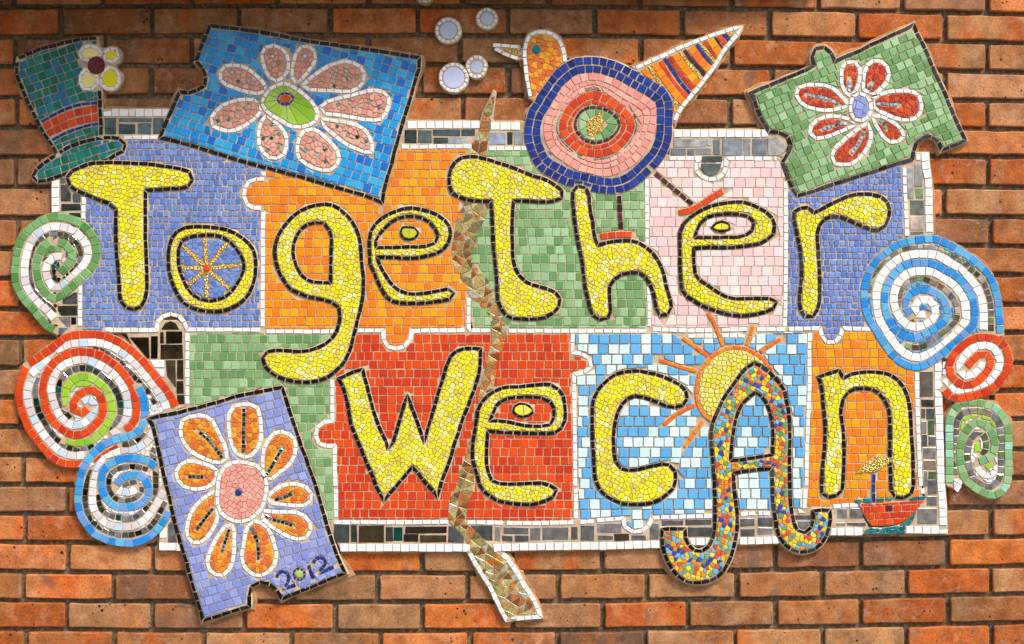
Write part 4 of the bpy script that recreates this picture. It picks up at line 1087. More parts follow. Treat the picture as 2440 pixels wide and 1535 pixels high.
strip(p, lerp_loop(gr_o, [(cc[0] + (x - cc[0]) * .25, cc[1] + (y - cc[1]) * .25) for x, y in gr_o], .28, cc), 24, 19, 'green', 'green_ring_tile', True)
strip(p, lerp_loop(rd_o, rd_i, .27, cc), 20.5, 20, 'red', 'red_ring_tile', True)
strip(p, lerp_loop(rd_o, rd_i, .79, cc), 12, 21, 'red', 'red_ring_tile', True)
k0 = [(cc[0] + (x - cc[0]) * 1.045, cc[1] + (y - cc[1]) * 1.045) for x, y in rd_o]
strip(p, [(a, b_, False) for a, b_ in k0][::1], 6.5, 13, mirr, 'mirror_ring_tile', True)
pk_i = [(cc[0] + (x - cc[0]) * 1.09, cc[1] + (y - cc[1]) * 1.09) for x, y in rd_o]
strip(p, lerp_loop(pk_o, pk_i, .16, cc), 20, 20, 'body_pink', 'pink_ring_tile', True)
strip(p, lerp_loop(pk_o, pk_i, .50, cc), 19, 20, 'body_pink', 'pink_ring_tile', True)
strip(p, lerp_loop(pk_o, pk_i, .84, cc), 19, 20, 'body_pink', 'pink_ring_tile', True)
strip(p, lerp_loop(offset_loop(bod, -30), pk_o, .6, cc), 7, 15, mirr, 'mirror_ring_tile', True)
taken[mask_of([offset_loop(bod, 10)])] = True
p = bird.part('head', [offset_loop(hpoly, 6)], raise_=.0006); SM.append((bird, offset_loop(hpoly, 6)))
strip(p, hd, 10.4, 19.5, 'white', 'head_border_tile')
x, y = pt((2, 0), 292, 452); disc(p, x, y, 9.5, 'gem_teal', 'eye', 14, .003)
crazy(p, [hpoly], 13.5, 'amber', 'head_tile')
p = bird.part('beak', [offset_loop(xy(P('@10 2150,408 2390,400 2440,450 2440,540 2385,545')), 0)], raise_=.0006)
strip(p, S('@10 2158,408 2240,410 2320,418 2392,425'), 10, 20, 'white', 'beak_border_tile'); strip(p, S('@10 2175,438 2240,472 2310,505 2385,528'), 10, 20, 'white', 'beak_border_tile')
plate(p, rect((1, 0), 2392, 405, 2420, 472), 'mirror_dark', 'mirror_tile'); plate(p, rect((1, 0), 2392, 478, 2420, 545), 'mirror_grey', 'mirror_tile')
crazy(p, [xy(P('@10 2235,430 2395,435 2395,510 2330,490'))], 8, 'gold', 'gold_nugget', gap=.4, tilt=6)
cone = xy(S('@20 1185,615 1260,580 1400,515 1480,480 1560,440 1640,410 1710,380 1790,355 1860,325 1930,300 2000,280 2080,255 2125,250! 2110,290 2060,350 2010,410 1960,475 1930,530 1895,590 1850,650 1800,715 1760,770 1700,840 1650,900 1600,960 1560,1020 1530,1085!'))
cone_out = [(x, y, False) for x, y in cone]
full = cone + [pt((2, 0), 1420, 980)]
p = bird.part('tail', [offset_loop(full, 6)], raise_=.0005); SM.append((bird, offset_loop(full, 6)))
co = S('@20 1185,615 1260,580 1400,515 1480,480 1560,440 1640,410 1710,380 1790,355 1860,325 1930,300 2000,280 2080,255 2128,248! 2110,290 2060,350 2010,410 1960,475 1930,530 1895,590 1850,650 1800,715 1760,770 1700,840 1650,900 1600,960 1560,1020 1530,1085')
strip(p, co, 10.5, 20, 'white', 'tail_border_tile')
fm_ = mask_of([full])
for s_, w_, pal_, L in (('1300,590 1345,660 1405,755', 9, 'gold', 8), ('1345,575 1420,680 1500,790 1560,870 1620,930', 19, 'orange', 20), ('1405,550 1460,650 1530,755 1650,880', 12, 'red', 20), ('1440,525 1490,600 1550,690 1600,760 1680,850', 9, 'royal', 18),
                        ('1480,510 1540,600 1610,700 1700,800', 12, 'brick_red', 20), ('1530,490 1600,590 1680,680 1760,780', 20, 'orange', 20), ('1580,465 1650,570 1720,650 1780,730', 9, 'gold', 8), ('1618,450 1690,550 1750,610 1810,690', 9.5, 'plum', 19),
                        ('1675,425 1740,520 1800,590 1860,640', 20, 'deep_orange', 21), ('1725,400 1790,490 1860,590', 9.5, 'royal', 18), ('1765,385 1830,480 1890,560', 9, 'gold', 8), ('1795,370 1850,460 1910,540', 10, 'brick_red', 20),
                        ('1845,350 1890,420 1950,500', 19, 'orange', 21), ('1885,335 1930,400 1980,460', 9, 'plum', 18), ('1920,325 1960,370 2010,420', 12, 'red', 18), ('1962,300 2010,350 2040,390', 11, 'royal', 18), ('2000,290 2070,340', 12, 'gold', 8), ('1520,900 1590,990', 10, 'gold', 8), ('1245,620 1330,720', 14, 'orange', 22), ('1500,960 1560,1040', 16, 'orange', 22)):
    strip(p, S('@20 ' + s_), w_, L, pal_, 'gold_nugget' if pal_ == 'gold' else 'tail_tile', gap=.6 if pal_ == 'gold' else 1.4, mask=fm_, tilt=5 if pal_ == 'gold' else 1.3)
crazy(p, [full], 13, 'orange', 'tail_tile')

# ------------------------------------------------------------------ pale discs ringed with white
for (fx, fy), r, rr, n, lab in (((1762, 277), 20.5, 27.5, 14, 'pale blue mosaic disc ringed in white, upper left of the four whole discs'), ((2108, 170), 15.5, 22, 12, 'small pale blue mosaic disc ringed in white, highest of the four whole discs'),
                               ((1810, 700), 25.5, 31.5, 17, 'largest pale blue mosaic disc ringed in white, left of the bird beak'), ((2015, 605), 14.5, 21.5, 12, 'small pear-shaped pale disc joined to the largest disc'), ((1552, -60), 12, 20, 10, 'white tiled disc cut off by the top edge of the picture')):
    x, y = pt((1, 0), fx, fy)
    o = circle(x, y, rr, 40)
    if 'pear' in lab: o = [(x + (a - x) * (1.05 if b_ < y else .95), y + (b_ - y) * 1.12) for a, b_ in o]
    t = Thing('ringed_disc', lab, 'mosaic disc', [offset_loop(o, 5.5)], 'pale discs floating above the bird'); THINGS.append(t)
    disc(t, x, y, r, 'bubble', 'disc_piece', 24, .0018, 1.2)
    strip(t, [(a, b_, False) for a, b_ in o], 9.6, 2 * math.pi * rr / n, 'white', 'border_tile', True, jit=1.1)
    taken[mask_of([offset_loop(o, 5.5)])] = True

# ------------------------------------------------------------------ swirls
def swirl(label, base, bands, cat='swirl', off=9):
    t = Thing('mosaic_swirl', label, cat, [offset_loop(dedupe(base, 3), off)], 'spiral swirls at the ends of the mosaic'); THINGS.append(t)
    SM.append((t, offset_loop(dedupe(base, 3), off)))
    for s_, w_, L, pal_, nm in bands:
        strip(t, S(s_), w_ * 1.09, L, pal_, nm, gap=2.0)
    return t
def fin(t, base, off=8, filler=None):
    if filler: crazy(t, [offset_loop(dedupe(base, 3), off - 3)], *filler, claim=False)
    taken[mask_of([offset_loop(dedupe(base, 3), off)])] = True
green_reflect = lambda: R.choice(['mirror_reflect_green', 'mirror_reflect_green', 'mirror_grey', 'mirror_bright'])
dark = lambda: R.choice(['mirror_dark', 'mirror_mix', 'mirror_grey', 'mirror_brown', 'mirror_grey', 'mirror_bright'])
# right: big blue
b5 = '@32 1690,640 1730,690 1790,715 1870,705 1950,690 2020,670 2090,640 2150,600 2200,540 2245,470 2265,395 2260,315 2230,240 2170,190 2105,165 2040,165 1965,170 1900,205 1850,245 1800,290 1760,345 1735,410'
base5 = xy(S(b5)) + xy(P('@32 1715,500 1690,560'))
t5 = swirl('small red and white spiral swirl below the big blue one', base5, [
    (b5 + ' 1740,480 1770,535 1830,580 1890,600 1970,570 2030,520 2080,465 2105,400 2100,340 2060,310 2000,320 1950,365 1895,430', 18, 20, 'red', 'red_band_tile'),
    ('@32 1690,540 1750,610 1830,660 1910,650 1990,620 2060,590 2120,545 2160,480 2185,405 2175,335 2150,275 2090,240 2020,235 1950,260 1890,310 1840,370 1820,430 1850,500 1900,520 1960,490 2020,440 2040,385', 18, 20, 'white', 'white_band_tile')])
fin(t5, base5)
b4 = '@31 2185,1420 2175,1340 2170,1250 2150,1180 2130,1110 2085,1030 2030,970 1970,910 1910,870 1840,825 1770,780 1700,750 1640,720 1590,710 1510,715 1420,725 1340,740 1260,770 1200,810 1140,855 1080,910 1040,970 1005,1040 985,1110 970,1190 975,1270 985,1350 1010,1420 @32 1060,70 1090,120 1130,190 1175,250 1215,310 1280,370 1340,410 1415,430 1490,425 1560,390 1620,350 1680,305'
base4 = xy(S(b4)) + xy(P('@32 1740,340 1960,130 2100,150 2190,130'))
t4 = swirl('big bright blue and white spiral swirl at the right end', base4, [
    ('@32 2190,130 2185,60 ' + b4 + ' 1740,255 1800,205 1850,160 1900,110 1950,60 @31 1962,1410 1960,1330 1950,1260 1920,1200 1880,1140 1840,1080 1770,1030 1710,1000 1640,960 1580,930 1500,925 1420,930 1340,945 1280,990 1230,1040 1190,1100 1165,1170 1155,1250 1155,1330 1180,1400 @32 1215,50 1260,110 1330,155 1410,175 1490,145 1560,110 1620,70 1690,30 @31 1725,1380 1700,1300 1680,1250 1640,1210 1570,1180 1500,1165 1430,1180 1370,1220 1345,1280 1345,1340 1385,1395', 17.5, 20.5, 'swirl_blue', 'blue_band_tile'),
    ('@32 2040,100 @31 2040,1430 2040,1360 2030,1280 2000,1200 1960,1120 1890,1040 1830,980 1760,940 1700,900 1630,860 1550,850 1470,845 1390,855 1310,880 1250,915 1200,960 1150,1010 1110,1080 1085,1160 1080,1240 1085,1320 1100,1400 @32 1130,60 1170,120 1210,170 1250,230 1310,290 1370,330 1440,350 1510,335 1580,300 1650,260 1720,200 1790,140 1840,80 1880,20 @31 1885,1390 1880,1310 1860,1240 1820,1180 1770,1120 1710,1080 1630,1030 1540,1000 1470,1000 1390,1010 1320,1050 1270,1110 1240,1190 1235,1270 1250,1350 1290,1420 @32 1350,50 1410,75 1490,70 1540,40 1590,10 @31 1610,1400 1610,1330 1570,1270 1500,1250 1440,1280 1420,1340 1460,1400 1520,1390', 19, 21, 'white', 'white_band_tile'),
    ('@32 2110,110 @31 2110,1400 2110,1300 2085,1210 2060,1140 2020,1070 1950,1000 1880,950 1830,910 1780,880 1710,850 1640,815 1560,785 1470,785 1380,790 1290,815 1230,855 1170,890 1130,940 1100,990 1070,1050 1040,1130 1025,1200', 12.5, 17, green_reflect, 'mirror_band_tile'),
    ('@31 1440,1440 1370,1430 1320,1380 1300,1300 1290,1220 1310,1150 1360,1100 1420,1070 1480,1060 1550,1085 1610,1110 1680,1150 1740,1210 1790,1280 1810,1350 1800,1430 @32 1770,50 1710,95 1650,145 1590,190 1530,235 1470,255 1410,255 1340,230', 14, 18, green_reflect, 'mirror_band_tile')])
fin(t4, base4, 8, (13, 'swirl_blue', 'blue_band_tile'))
b6 = '@33 1735,60 @32 1735,1350 1735,1260 1735,1180 1735,1100 1735,1020 1735,950 1745,870 1790,800 1850,750 1920,745 1990,745 2060,765 2130,785 2180,830 2230,890 2260,960 2265,1030 2265,1110 2265,1190 2265,1260 2265,1340 2260,1410 @33 2240,90 2190,150 2120,170 2050,150 1980,110 1920,65 1870,20'
base6 = xy(S(b6))+ xy(P('@32 1810,1460 1800,1500'))
t6 = swirl('green oval spiral swirl below the small red one at the right end', base6, [
    (b6 + ' @32 1840,1320 1830,1240 1830,1170 1845,1100 1870,1030 1910,970 1960,930 2020,930 2080,960 2120,1030 2140,1090 2140,1160 2120,1220 2060,1260 2000,1280', 18, 20, lambda: R.choice(['green', 'green', 'mint']), 'green_band_tile'),
    ('@32 1790,1400 1790,1290 1790,1160 1795,1060 1795,980 1810,900 1860,840 1930,820 2000,820 2080,840 2150,870 2180,940 2195,1010 2205,1100 2200,1190 2200,1280 2200,1370 @33 2190,20 2140,75 2080,95 2000,60 1940,10 @32 1930,1370 1900,1300 1890,1220 1900,1150 1920,1090 1960,1040 2000,1005 2050,1050 2070,1120 2060,1180 2030,1220', 15, 19, green_reflect, 'mirror_band_tile'),
    ('@32 1845,1000 1845,940 1880,885 1940,872 2010,875 2080,895 2130,935 2145,985', 9, 22, 'lime', 'lime_band_tile'),
    ('@32 1985,1110 1985,1190', 14, 16, 'lime', 'lime_band_tile'), ('@32 2060,1330 2120,1290', 15, 16, 'lime', 'lime_band_tile'),
    ('@32 1970,1310 2030,1390 2100,1410 2150,1360 2165,1240', 15, 17, 'white', 'white_band_tile')])
fin(t6, base6, 8, (13, 'white', 'white_band_tile'))
# left: small blue, big red, green
b3o = '@02 1245,610 1285,700 1300,790 1300,860 1290,930 1250,1000 1190,1045 1110,1060 1030,1085 960,1110 890,1160 830,1210 780,1280 750,1340 730,1400 @03 712,50 710,120 700,200 710,290 735,370 785,440 840,510 910,545 990,580 1070,590 1150,600 1230,590 1310,560 1380,510 1440,445 1485,380 1515,310'
base3 = xy(S(b3o)) + xy(P('@03 1560,250 1510,0 @02 1400,1000 1330,700'))
t3 = swirl('sky blue and white spiral swirl beside the lilac card', base3, [
    (b3o, 18, 20, 'swirl_blue', 'blue_band_tile'),
    ('@02 1400,1320 1320,1270 1240,1250 1155,1245 1075,1260 1000,1290 940,1340 915,1410 @03 915,90 930,160 980,230 1040,270 1110,280 1180,270 1240,260 1300,215 1340,160 1330,80 1300,20 @02 1240,1395 1160,1405 1090,1430 @03 1050,75', 18, 20, 'swirl_blue', 'blue_band_tile'),
    ('@02 1370,1000 1340,1090 1250,1150 1160,1185 1080,1185 990,1225 920,1270 880,1340 850,1420 @03 840,80 830,140 830,220 845,300 890,370 950,420 1030,450 1110,455 1190,450 1260,420 1310,380 1360,320 1400,260 1440,190 1470,130', 17, 20, 'pearl', 'white_band_tile'),
    ('@02 1060,1135 960,1190 900,1230 850,1285', 9, 26, 'brick_red', 'red_band_tile'),
    ('@02 1300,1010 1260,1060 1200,1110 1100,1125', 13, 15, dark, 'mirror_band_tile'),
    ('@02 830,1350 805,1400 @03 785,50 765,180 770,240 790,320 840,410 930,470 1010,505 1100,525 1190,520 1270,500 1340,465 1400,390 1450,300 1490,220', 13, 16, dark, 'mirror_band_tile'),
    ('@02 1330,1350 1270,1330 1200,1320 1120,1330 1040,1350 990,1400 @03 980,40 980,110 1030,190 1100,220 1160,215 1210,200 1270,150 1275,90', 12, 15, dark, 'mirror_band_tile'),
    ('@02 1400,1150 1360,1220 1390,1280 @03 1400,60 1395,130 1370,220 1310,290 1250,345 1180,380 1090,375 1000,350 930,310 890,240 880,160', 13, 15, dark, 'mirror_band_tile'),
    ('@03 1030,120 1110,140 1160,145 1225,115', 18, 17, 'pearl', 'white_band_tile'), ('@03 1100,80 1160,60 1230,40', 12, 15, dark, 'mirror_band_tile')])
fin(t3, base3, 8, (12, 'pearl', 'white_band_tile'))
b2a = '@02 262,400 290,385 345,345 405,310 465,265 525,215 590,160 670,145 745,140 820,138 895,140 965,160 1040,190 1110,230 1180,280 1240,330 1290,385 1340,440 1385,500 1430,555 1480,620 1530,690 1575,785'
b2b = '@02 235,425 205,520 180,600 170,680 180,760 205,840 235,920 265,990 310,1050 360,1120 410,1175 470,1240 540,1285 620,1300 740,1300'
base2 = xy(S(b2a)) + xy(P('@02 1500,850 1350,880 1200,1100 900,1200')) + xy(S(b2b))[::-1]
t2 = swirl('big red and white spiral swirl at the left end', base2, [
    (b2a, 18, 20.5, 'red', 'red_band_tile'), (b2b, 18, 20.5, 'red', 'red_band_tile'),
    ('@02 1130,1000 1200,935 1225,860 1225,785 1215,710 1200,630 1160,560 1120,500 1070,440 1010,390 940,345 880,315 810,300 735,290 655,300 580,325 510,370 455,430 420,490 395,570 385,650 400,725 415,800 455,880 500,940 560,990 630,1035 700,1045 780,1015 840,965 900,900 930,830 920,750 890,670 835,635 770,645 710,680 665,740 660,800 690,840 740,845 790,800', 18, 20, 'red', 'red_band_tile'),
    ('@02 280,500 340,440 410,385 460,330 520,280 580,245 650,220 730,215 805,210 885,212 960,230 1040,265 1100,305 1170,355 1225,410 1280,470 1330,540 1385,600 1430,670 1475,740 1500,810', 18, 20.5, 'pearl', 'white_band_tile'),
    ('@02 300,490 270,570 245,645 250,730 270,810 300,880 330,945 375,1010 420,1070 475,1130 540,1190 610,1220 690,1230 760,1220', 18, 20.5, 'pearl', 'white_band_tile'),
    ('@02 1000,1040 1060,1000 1110,950 1140,880 1150,800 1145,720 1120,640 1080,560 1020,500 960,450 885,410 810,375 725,365 650,380 575,410 510,470 470,560 460,640 475,720 500,800 550,890 610,940 680,960 750,940 810,890 840,830 850,760 800,715 740,745', 18, 20, 'pearl', 'white_band_tile'),
    ('@02 600,1085 660,1105 760,1105 850,1070 920,1010 970,930 1010,850 1005,780 985,710 960,640 900,580 830,530 750,515 680,530 620,580 590,640 590,710 600,780', 18, 21, 'lime', 'lime_band_tile'),
    ('@02 780,260 860,265 930,290 1000,325 1070,375 1130,430 1190,490 1250,560 1310,620 1350,690 1400,760', 12, 15, dark, 'mirror_band_tile'),
    ('@02 350,520 330,590 320,660 330,730 340,790 360,850 390,900 430,970 480,1050 540,1100 620,1150 700,1165 780,1165 850,1130', 13.5, 17, dark, 'mirror_band_tile'),
    ('@02 960,1010 1040,930 1080,870 1085,790 1075,730 1055,660 1020,600 980,555 920,505 860,460 790,440 710,440 640,460 590,500 550,560 525,630 530,700 550,770 580,830 640,890', 14.5, 17, dark, 'mirror_band_tile'),
    ('@02 620,640 660,590 740,570 830,590', 15, 20, 'lime', 'lime_band_tile')])
fin(t2, base2, 8, (12, 'pearl', 'white_band_tile'))
b1 = '@02 490,100 430,70 380,10 @01 330,1380 270,1310 210,1240 165,1160 140,1090 135,1020 140,940 150,860 175,770 200,700 245,650 295,600 355,560 430,525 505,515 580,520 650,540 720,570 785,620 830,680 860,760 870,840 855,920 805,1000 740,1055 680,1110 620,1170 560,1215'
base1 = xy(S(b1)) + xy(P('@01 500,1290 500,1490'))
t1 = swirl('green spiral swirl at the upper left, beside the letter T', base1, [
    (b1 + ' 500,1250 430,1215 375,1150 345,1070 330,985 332,910 355,840 390,780 450,735', 18.5, 21, 'deep_green', 'green_band_tile'),
    ('@01 520,740 590,760 640,810 660,870 635,930 585,975 545,1020', 19, 21, 'deep_green', 'green_band_tile'),
    ('@01 380,850 440,800 520,790 560,800', 18, 21, 'deep_green', 'green_band_tile'),
    ('@01 490,1430 430,1360 370,1310 310,1250 260,1180 230,1110 220,1020 225,930 240,850 265,770 300,700 360,650 440,610 515,600 590,615 670,640 720,690 770,750 795,830 780,910 740,965 690,1020 620,1085 560,1140 490,1160 450,1120 415,1020 420,950 460,890 520,865 580,870 575,930', 18, 21, 'pearl', 'white_band_tile'),
    ('@01 500,1370 430,1285 350,1230 310,1150 280,1050 275,950 295,850 325,780 390,700 450,670 530,665 630,690 700,760 730,850 710,930 640,1020', 11, 15, dark, 'mirror_band_tile')])
fin(t1, base1, 8, (12, 'mirror_mix', 'mirror_band_tile'))

# ------------------------------------------------------------------ branch of bronze shards
bl = '@10 2168,815! 2130,900 2080,1000 2060,1060 2030,1180 1985,1250 1960,1300 1920,1385 @11 1900,385 1850,450 1830,560 1810,700 1790,830 1800,940 1860,1040 1920,1160 1960,1240 2040,1300 2110,1390 @12 2140,60 2145,200 2120,300 2090,440 2060,560 2040,650 2015,740 1960,1000 1920,1200 1880,1330 1850,1410 @13 1840,60 1790,180 1760,290 1750,380 1800,440 1890,540 1975,680 2060,800 2150,950 2230,1130 2300,1275!'
brr = '@23 285,1245! 190,1110 110,980 50,850 @13 2215,700 2120,600 2000,480 1920,400 1930,330 1960,200 2000,80 @12 1990,1350 1975,1200 1960,1000 2020,760 2140,690 2180,560 2200,420 2250,280 2290,120 @11 2290,1480 2240,1380 2185,1250 2170,1180 2130,1080 2010,950 1990,840 2040,660 2100,520 2130,380 @10 2110,1385 2120,1300 2150,1100 2170,960 2185,830!'
bpoly = dedupe(xy(S(bl)) + xy(S(brr)), 1.5)
foot_l = S('@13 1955,690 2050,860 2140,1000 2200,1130 2285,1290! 2330,1285 @23 40,1280 120,1275 200,1268 330,1258! 300,1170 250,1080 190,990 130,880 70,790 20,720 @13 2240,700')
bs = Thing('bronze_branch', 'crooked bronze mirror-glass branch running down through the mosaic', 'branch', [offset_loop(bpoly, 2.5)]); THINGS.append(bs)
SM.append((bs, offset_loop(dedupe(xy(foot_l), 2), 6.5)))
fp = bs.part('foot', [offset_loop(dedupe(xy(foot_l), 2), 6.5)], raise_=-.0004)
strip(fp, foot_l, 11.5, 19, 'white', 'border_tile')
shards(bs, [bpoly], 18, 'bronze', 'shard', tilt=1.4)
shards(fp, [xy(foot_l)], 20, 'bronze', 'shard', tilt=1.4)
# ------------------------------------------------------------------ mirror and white tile border
def border(label, polys, fn):
    t = Thing('mirror_border', label, 'mosaic border', [dedupe(xy(P(p)), 1) for p in polys][:1], 'mirror and white tile border round the words'); THINGS.append(t)
    if 'bottom' in label or 'right side' in label or 'corner' in label or 'short strip' in label or 'between the b' in label: SM.append((t, dedupe(xy(P(polys[0])), 1)))
    fn(t); return t
W20 = dict(w=19.3, L=20.6, pal='white', name='white_tile')
def wrow(t, s_, w_=19.3): strip(t, S(s_), w_, 20.6, 'white', 'white_tile', jit=.5)
def f_top3(t):
    wrow(t, '@20 1525,1200 1900,1200 2380,1198'); wrow(t, '@30 0,1200 100,1195')
    p = dedupe(xy(P('@30 108,1240 180,1232 235,1255 270,1310 258,1370 205,1396 110,1398')), 2)
    plate(t, p, 'mirror_grey', 'mirror_tile')
    rows(t, (2, 0), '1520,1248,1815,1320 1822,1248,1860,1310 1500,1335,1630,1395 1645,1338,1710,1395 1722,1330,1862,1390 1878,1255,1938,1388 1960,1248,2140,1395 2150,1250,2210,1400 2228,1248,2355,1405', 'mirror_grey')
    rows(t, (3, 0), '5,1248,100,1400', 'mirror_grey')
    for q in ('@20 1785,1402 1958,1402 1958,1460 1770,1460', '@20 1768,1466 1957,1466 @21 1945,70 1915,130 1855,155 1800,130 1765,85'): plate(t, xy(P(q)), 'mirror_dark', 'mirror_tile')
border('strip of grey mirror and white tiles between the bird and the green card', ['@20 1490,1160 2408,1160 @30 250,1190 290,1300 250,1410 100,1420 @20 2000,1440 1480,1440'], f_top3)

# ------------------------------------------------------------------ jigsaw panels behind the letters
def panel(label, poly, strips, pal, pw, ph, ang=0, jit=.6, wj=.07, name='jigsaw_piece', gap=2.3, tilt=1.0, wb=11.3, lb=20.5, th_=.0015):
    pl = dedupe(xy(P(poly)), 1)
    t = Thing(name, label, 'jigsaw piece', [offset_loop(pl, 5)], 'jigsaw pieces behind the words'); THINGS.append(t)
    for s_ in strips: strip(t, S(s_), wb, lb, 'white', 'border_tile')
    grid(t, [pl], pw, ph, pal, ang, 'tile', jit=jit, wj=wj, gap=gap, tilt=tilt, edges=False, org=(pl[0][0], pl[0][1] + 4), th_=th_)
    return t
# lower row first where its knobs push up
panel('orange mosaic jigsaw piece behind the letters g and e', '@01 2365,80 @10 1250,1300 1990,1300 1960,1400 1900,1500 @11 1850,600 1945,1240 1945,1500 @12 1945,115 1425,115 1400,215 1340,270 1270,270 1200,240 1165,170 1165,115 100,115 @11 100,430 20,430 @01 2245,430 2190,390 2175,300 2210,215 2290,175 2365,170',
      ['@10 1340,1318 1480,1320 1700,1316 1975,1316', '@01 2372,180 2290,180 2220,215 2187,300 2203,385 2270,435 2345,440', '@01 2365,115 2365,150', '@01 2365,470 2358,600 2358,900 2355,1200 2357,1500', '@12 130,112 500,115 780,112', '@12 920,105 1180,105! 1177,160 1200,235 1265,265 1340,265 1400,215 1432,150 1435,110! 1600,105 1910,105', '@11 1942,1240 1942,1500 @12 1942,120'],
      'orange', 20.6, 20.6)
panel('blue mosaic jigsaw piece of small tiles behind the letters T and o', '@00 1080,1215 1480,1215 2408,1500 @01 2355,80 2355,1500 @02 2345,110 1680,110 1660,40 @01 1600,1400 1540,1385 1480,1400 1415,1450 @02 1400,110 700,110 @01 715,1120 750,560 750,300',
      ['@00 1110,1232 1250,1232 1425,1232', '@01 752,335 750,420 748,540', '@01 722,1130 720,1300 720,1495', '@02 722,5 722,70', '@02 945,98 1100,103 1240,103 1405,100! @01 1410,1470 1440,1425 1490,1396 1540,1388 1600,1402 1645,1445 1665,1495 @02 1680,95! 1900,98 2335,98'],
      'small_blue', 12.6, 14.6, jit=1.2, wj=.22, tilt=2.5, gap=2.7, th_=.002)
panel('green mosaic jigsaw piece behind the letters T and h', '@20 -150,1310 200,1310 500,1310 @21 1285,150 1285,1500 @22 1285,112 -250,112 @21 -300,1350',
      ['@20 -135,1333 40,1333 230,1330', '@21 1282,175 1285,500 1285,780', '@21 1300,1140 1305,1300 1303,1500', '@22 45,108 400,108 800,108 1280,108', '@12 1965,105 2140,105'], 'green', 20.6, 21.2)
panel('pale pink mosaic jigsaw piece behind the second letter e', '@20 1440,1405 2408,1405 @30 240,1440 @31 265,180 265,1500 @32 265,95 @22 1320,110 1290,110 @21 1285,0',
      ['@20 1480,1422 1775,1422! @21 1735,0 1722,50 1722,100 1765,150 1830,178 1910,178 1965,135 1992,70 1995,-5! @20 2100,1422 2400,1425', '@30 -10,1425 190,1425', '@22 1330,92 1500,98 1640,105 1900,100 2200,92 2258,92', '@32 10,95 270,92', '@31 267,195 270,500 270,1000 262,1500'], 'rose', 24.6, 23.4, gap=1.6, jit=.5)
panel('blue mosaic jigsaw piece of small tiles behind the letter r', '@31 268,100 1335,30 1335,700 1100,900 950,1300 1000,1500 @32 1040,92 780,92 770,130 740,190 700,220 650,220 600,190 585,130 580,92 268,92',
      ['@31 1330,75 1335,200 1345,400 1355,690', '@32 275,90 430,88 575,85! 588,130 610,190 655,215 705,212 745,180 772,125 780,85! 900,90 1035,92'], 'small_blue', 12.8, 14.8, jit=1.2, wj=.22, tilt=2.5, gap=2.7, th_=.002)
panel('red mosaic jigsaw piece behind the letters W and e', '@12 735,120 2150,120 @22 615,120 620,290 680,305 740,325 785,360 795,410 765,455 690,490 635,505 640,1500 @23 640,420 @13 740,410 @12 750,1150 630,1130 580,1080 570,1020 600,950 640,920 720,920',
      ['@22 618,130 615,300! 670,310 735,325 775,362 790,410 762,458 695,485 630,498! 630,560 635,900 640,1200 642,1500', '@23 645,10 648,380', '@12 722,540 722,700 722,915! 660,925 605,945 578,1000 575,1060 600,1120 650,1138 745,1140! 742,1300 750,1500', '@13 752,10 755,370', '@13 730,410 1000,412 1400,412 1765,408', '@13 1930,412 2258,418', '@23 5,420 300,420 660,412'], 'red', 20.7, 20.8)
panel('sky blue and white mosaic jigsaw piece behind the letters c and A', '@22 640,118 @32 485,110 470,900 450,1500 @33 450,300 @23 1320,345 1310,450 1200,500 1120,480 1090,400 650,400',
      ['@22 1650,155 1900,150 2240,150', '@32 485,125 480,350 482,600 470,900 460,1200 455,1500', '@33 448,30 440,290', '@23 680,408 810,405', '@23 830,395 960,385 1075,378! 1080,440 1110,475 1160,498 1220,498 1280,462 1315,415 1330,372! 1500,365 1870,355', '@23 2120,340 2258,330', '@33 -5,330 130,335', '@33 380,308 480,305'], 'sky', 24.8, 24.6, wj=.05, gap=3.0, th_=.0032)
panel('orange mosaic jigsaw piece behind the letter n', '@32 487,100 1440,100 1445,480 1450,700 1460,1000 1472,1500 @33 1480,180 1300,260 470,275 @32 470,1500 480,900 490,500', ['@32 1443,480 1447,700 1458,1000 1470,1300 1480,1500', '@33 1490,20 1495,160', '@33 695,272 800,262 915,255'], 'orange', 20.6, 20.8)
panel('green mosaic jigsaw piece left of the red one, beside the lilac card', '@02 1680,125 2380,125 @12 735,125 735,520 720,900 600,950 570,1020 580,1090 640,1140 750,1150 755,1500 @13 755,395 700,395 500,0 @02 2350,600 1680,790',
      ['@02 1680,125 1680,400 1680,765'], 'green', 20.5, 21.0)

def f_top1(t):
    wrow(t, '@00 925,1010 1200,1012 1520,1012'); rows(t, (0, 0), '940,1060,1045,1205 1070,1062,1365,1095 1070,1115,1215,1205 1235,1105,1360,1205 1375,1060,1470,1205', 'mirror_dark')
border('short strip of dark mirror and white tiles between hat and blue card', ['@00 900,972 1560,972 1560,1240 900,1240'], f_top1)
def f_top2(t):
    wrow(t, '@10 1395,1120 1700,1120 2045,1118'); wrow(t, '@10 2140,1132 2408,1132'); wrow(t, '@20 150,1128 215,1128')
    rows(t, (1, 0), '1370,1168,1480,1285 1490,1168,1612,1285 1622,1163,1868,1220 1880,1160,2000,1220 1632,1235,1760,1288 1768,1235,1940,1290:mirror_bright 2130,1195,2275,1300:mirror_bright 2290,1188,2340,1300 2350,1188,2430,1300:mirror_grey', 'mirror_dark')
border('strip of mirror and white tiles between the blue card and the bird', ['@10 1375,1078 @20 260,1088 260,1350 @10 1300,1340'], f_top2)
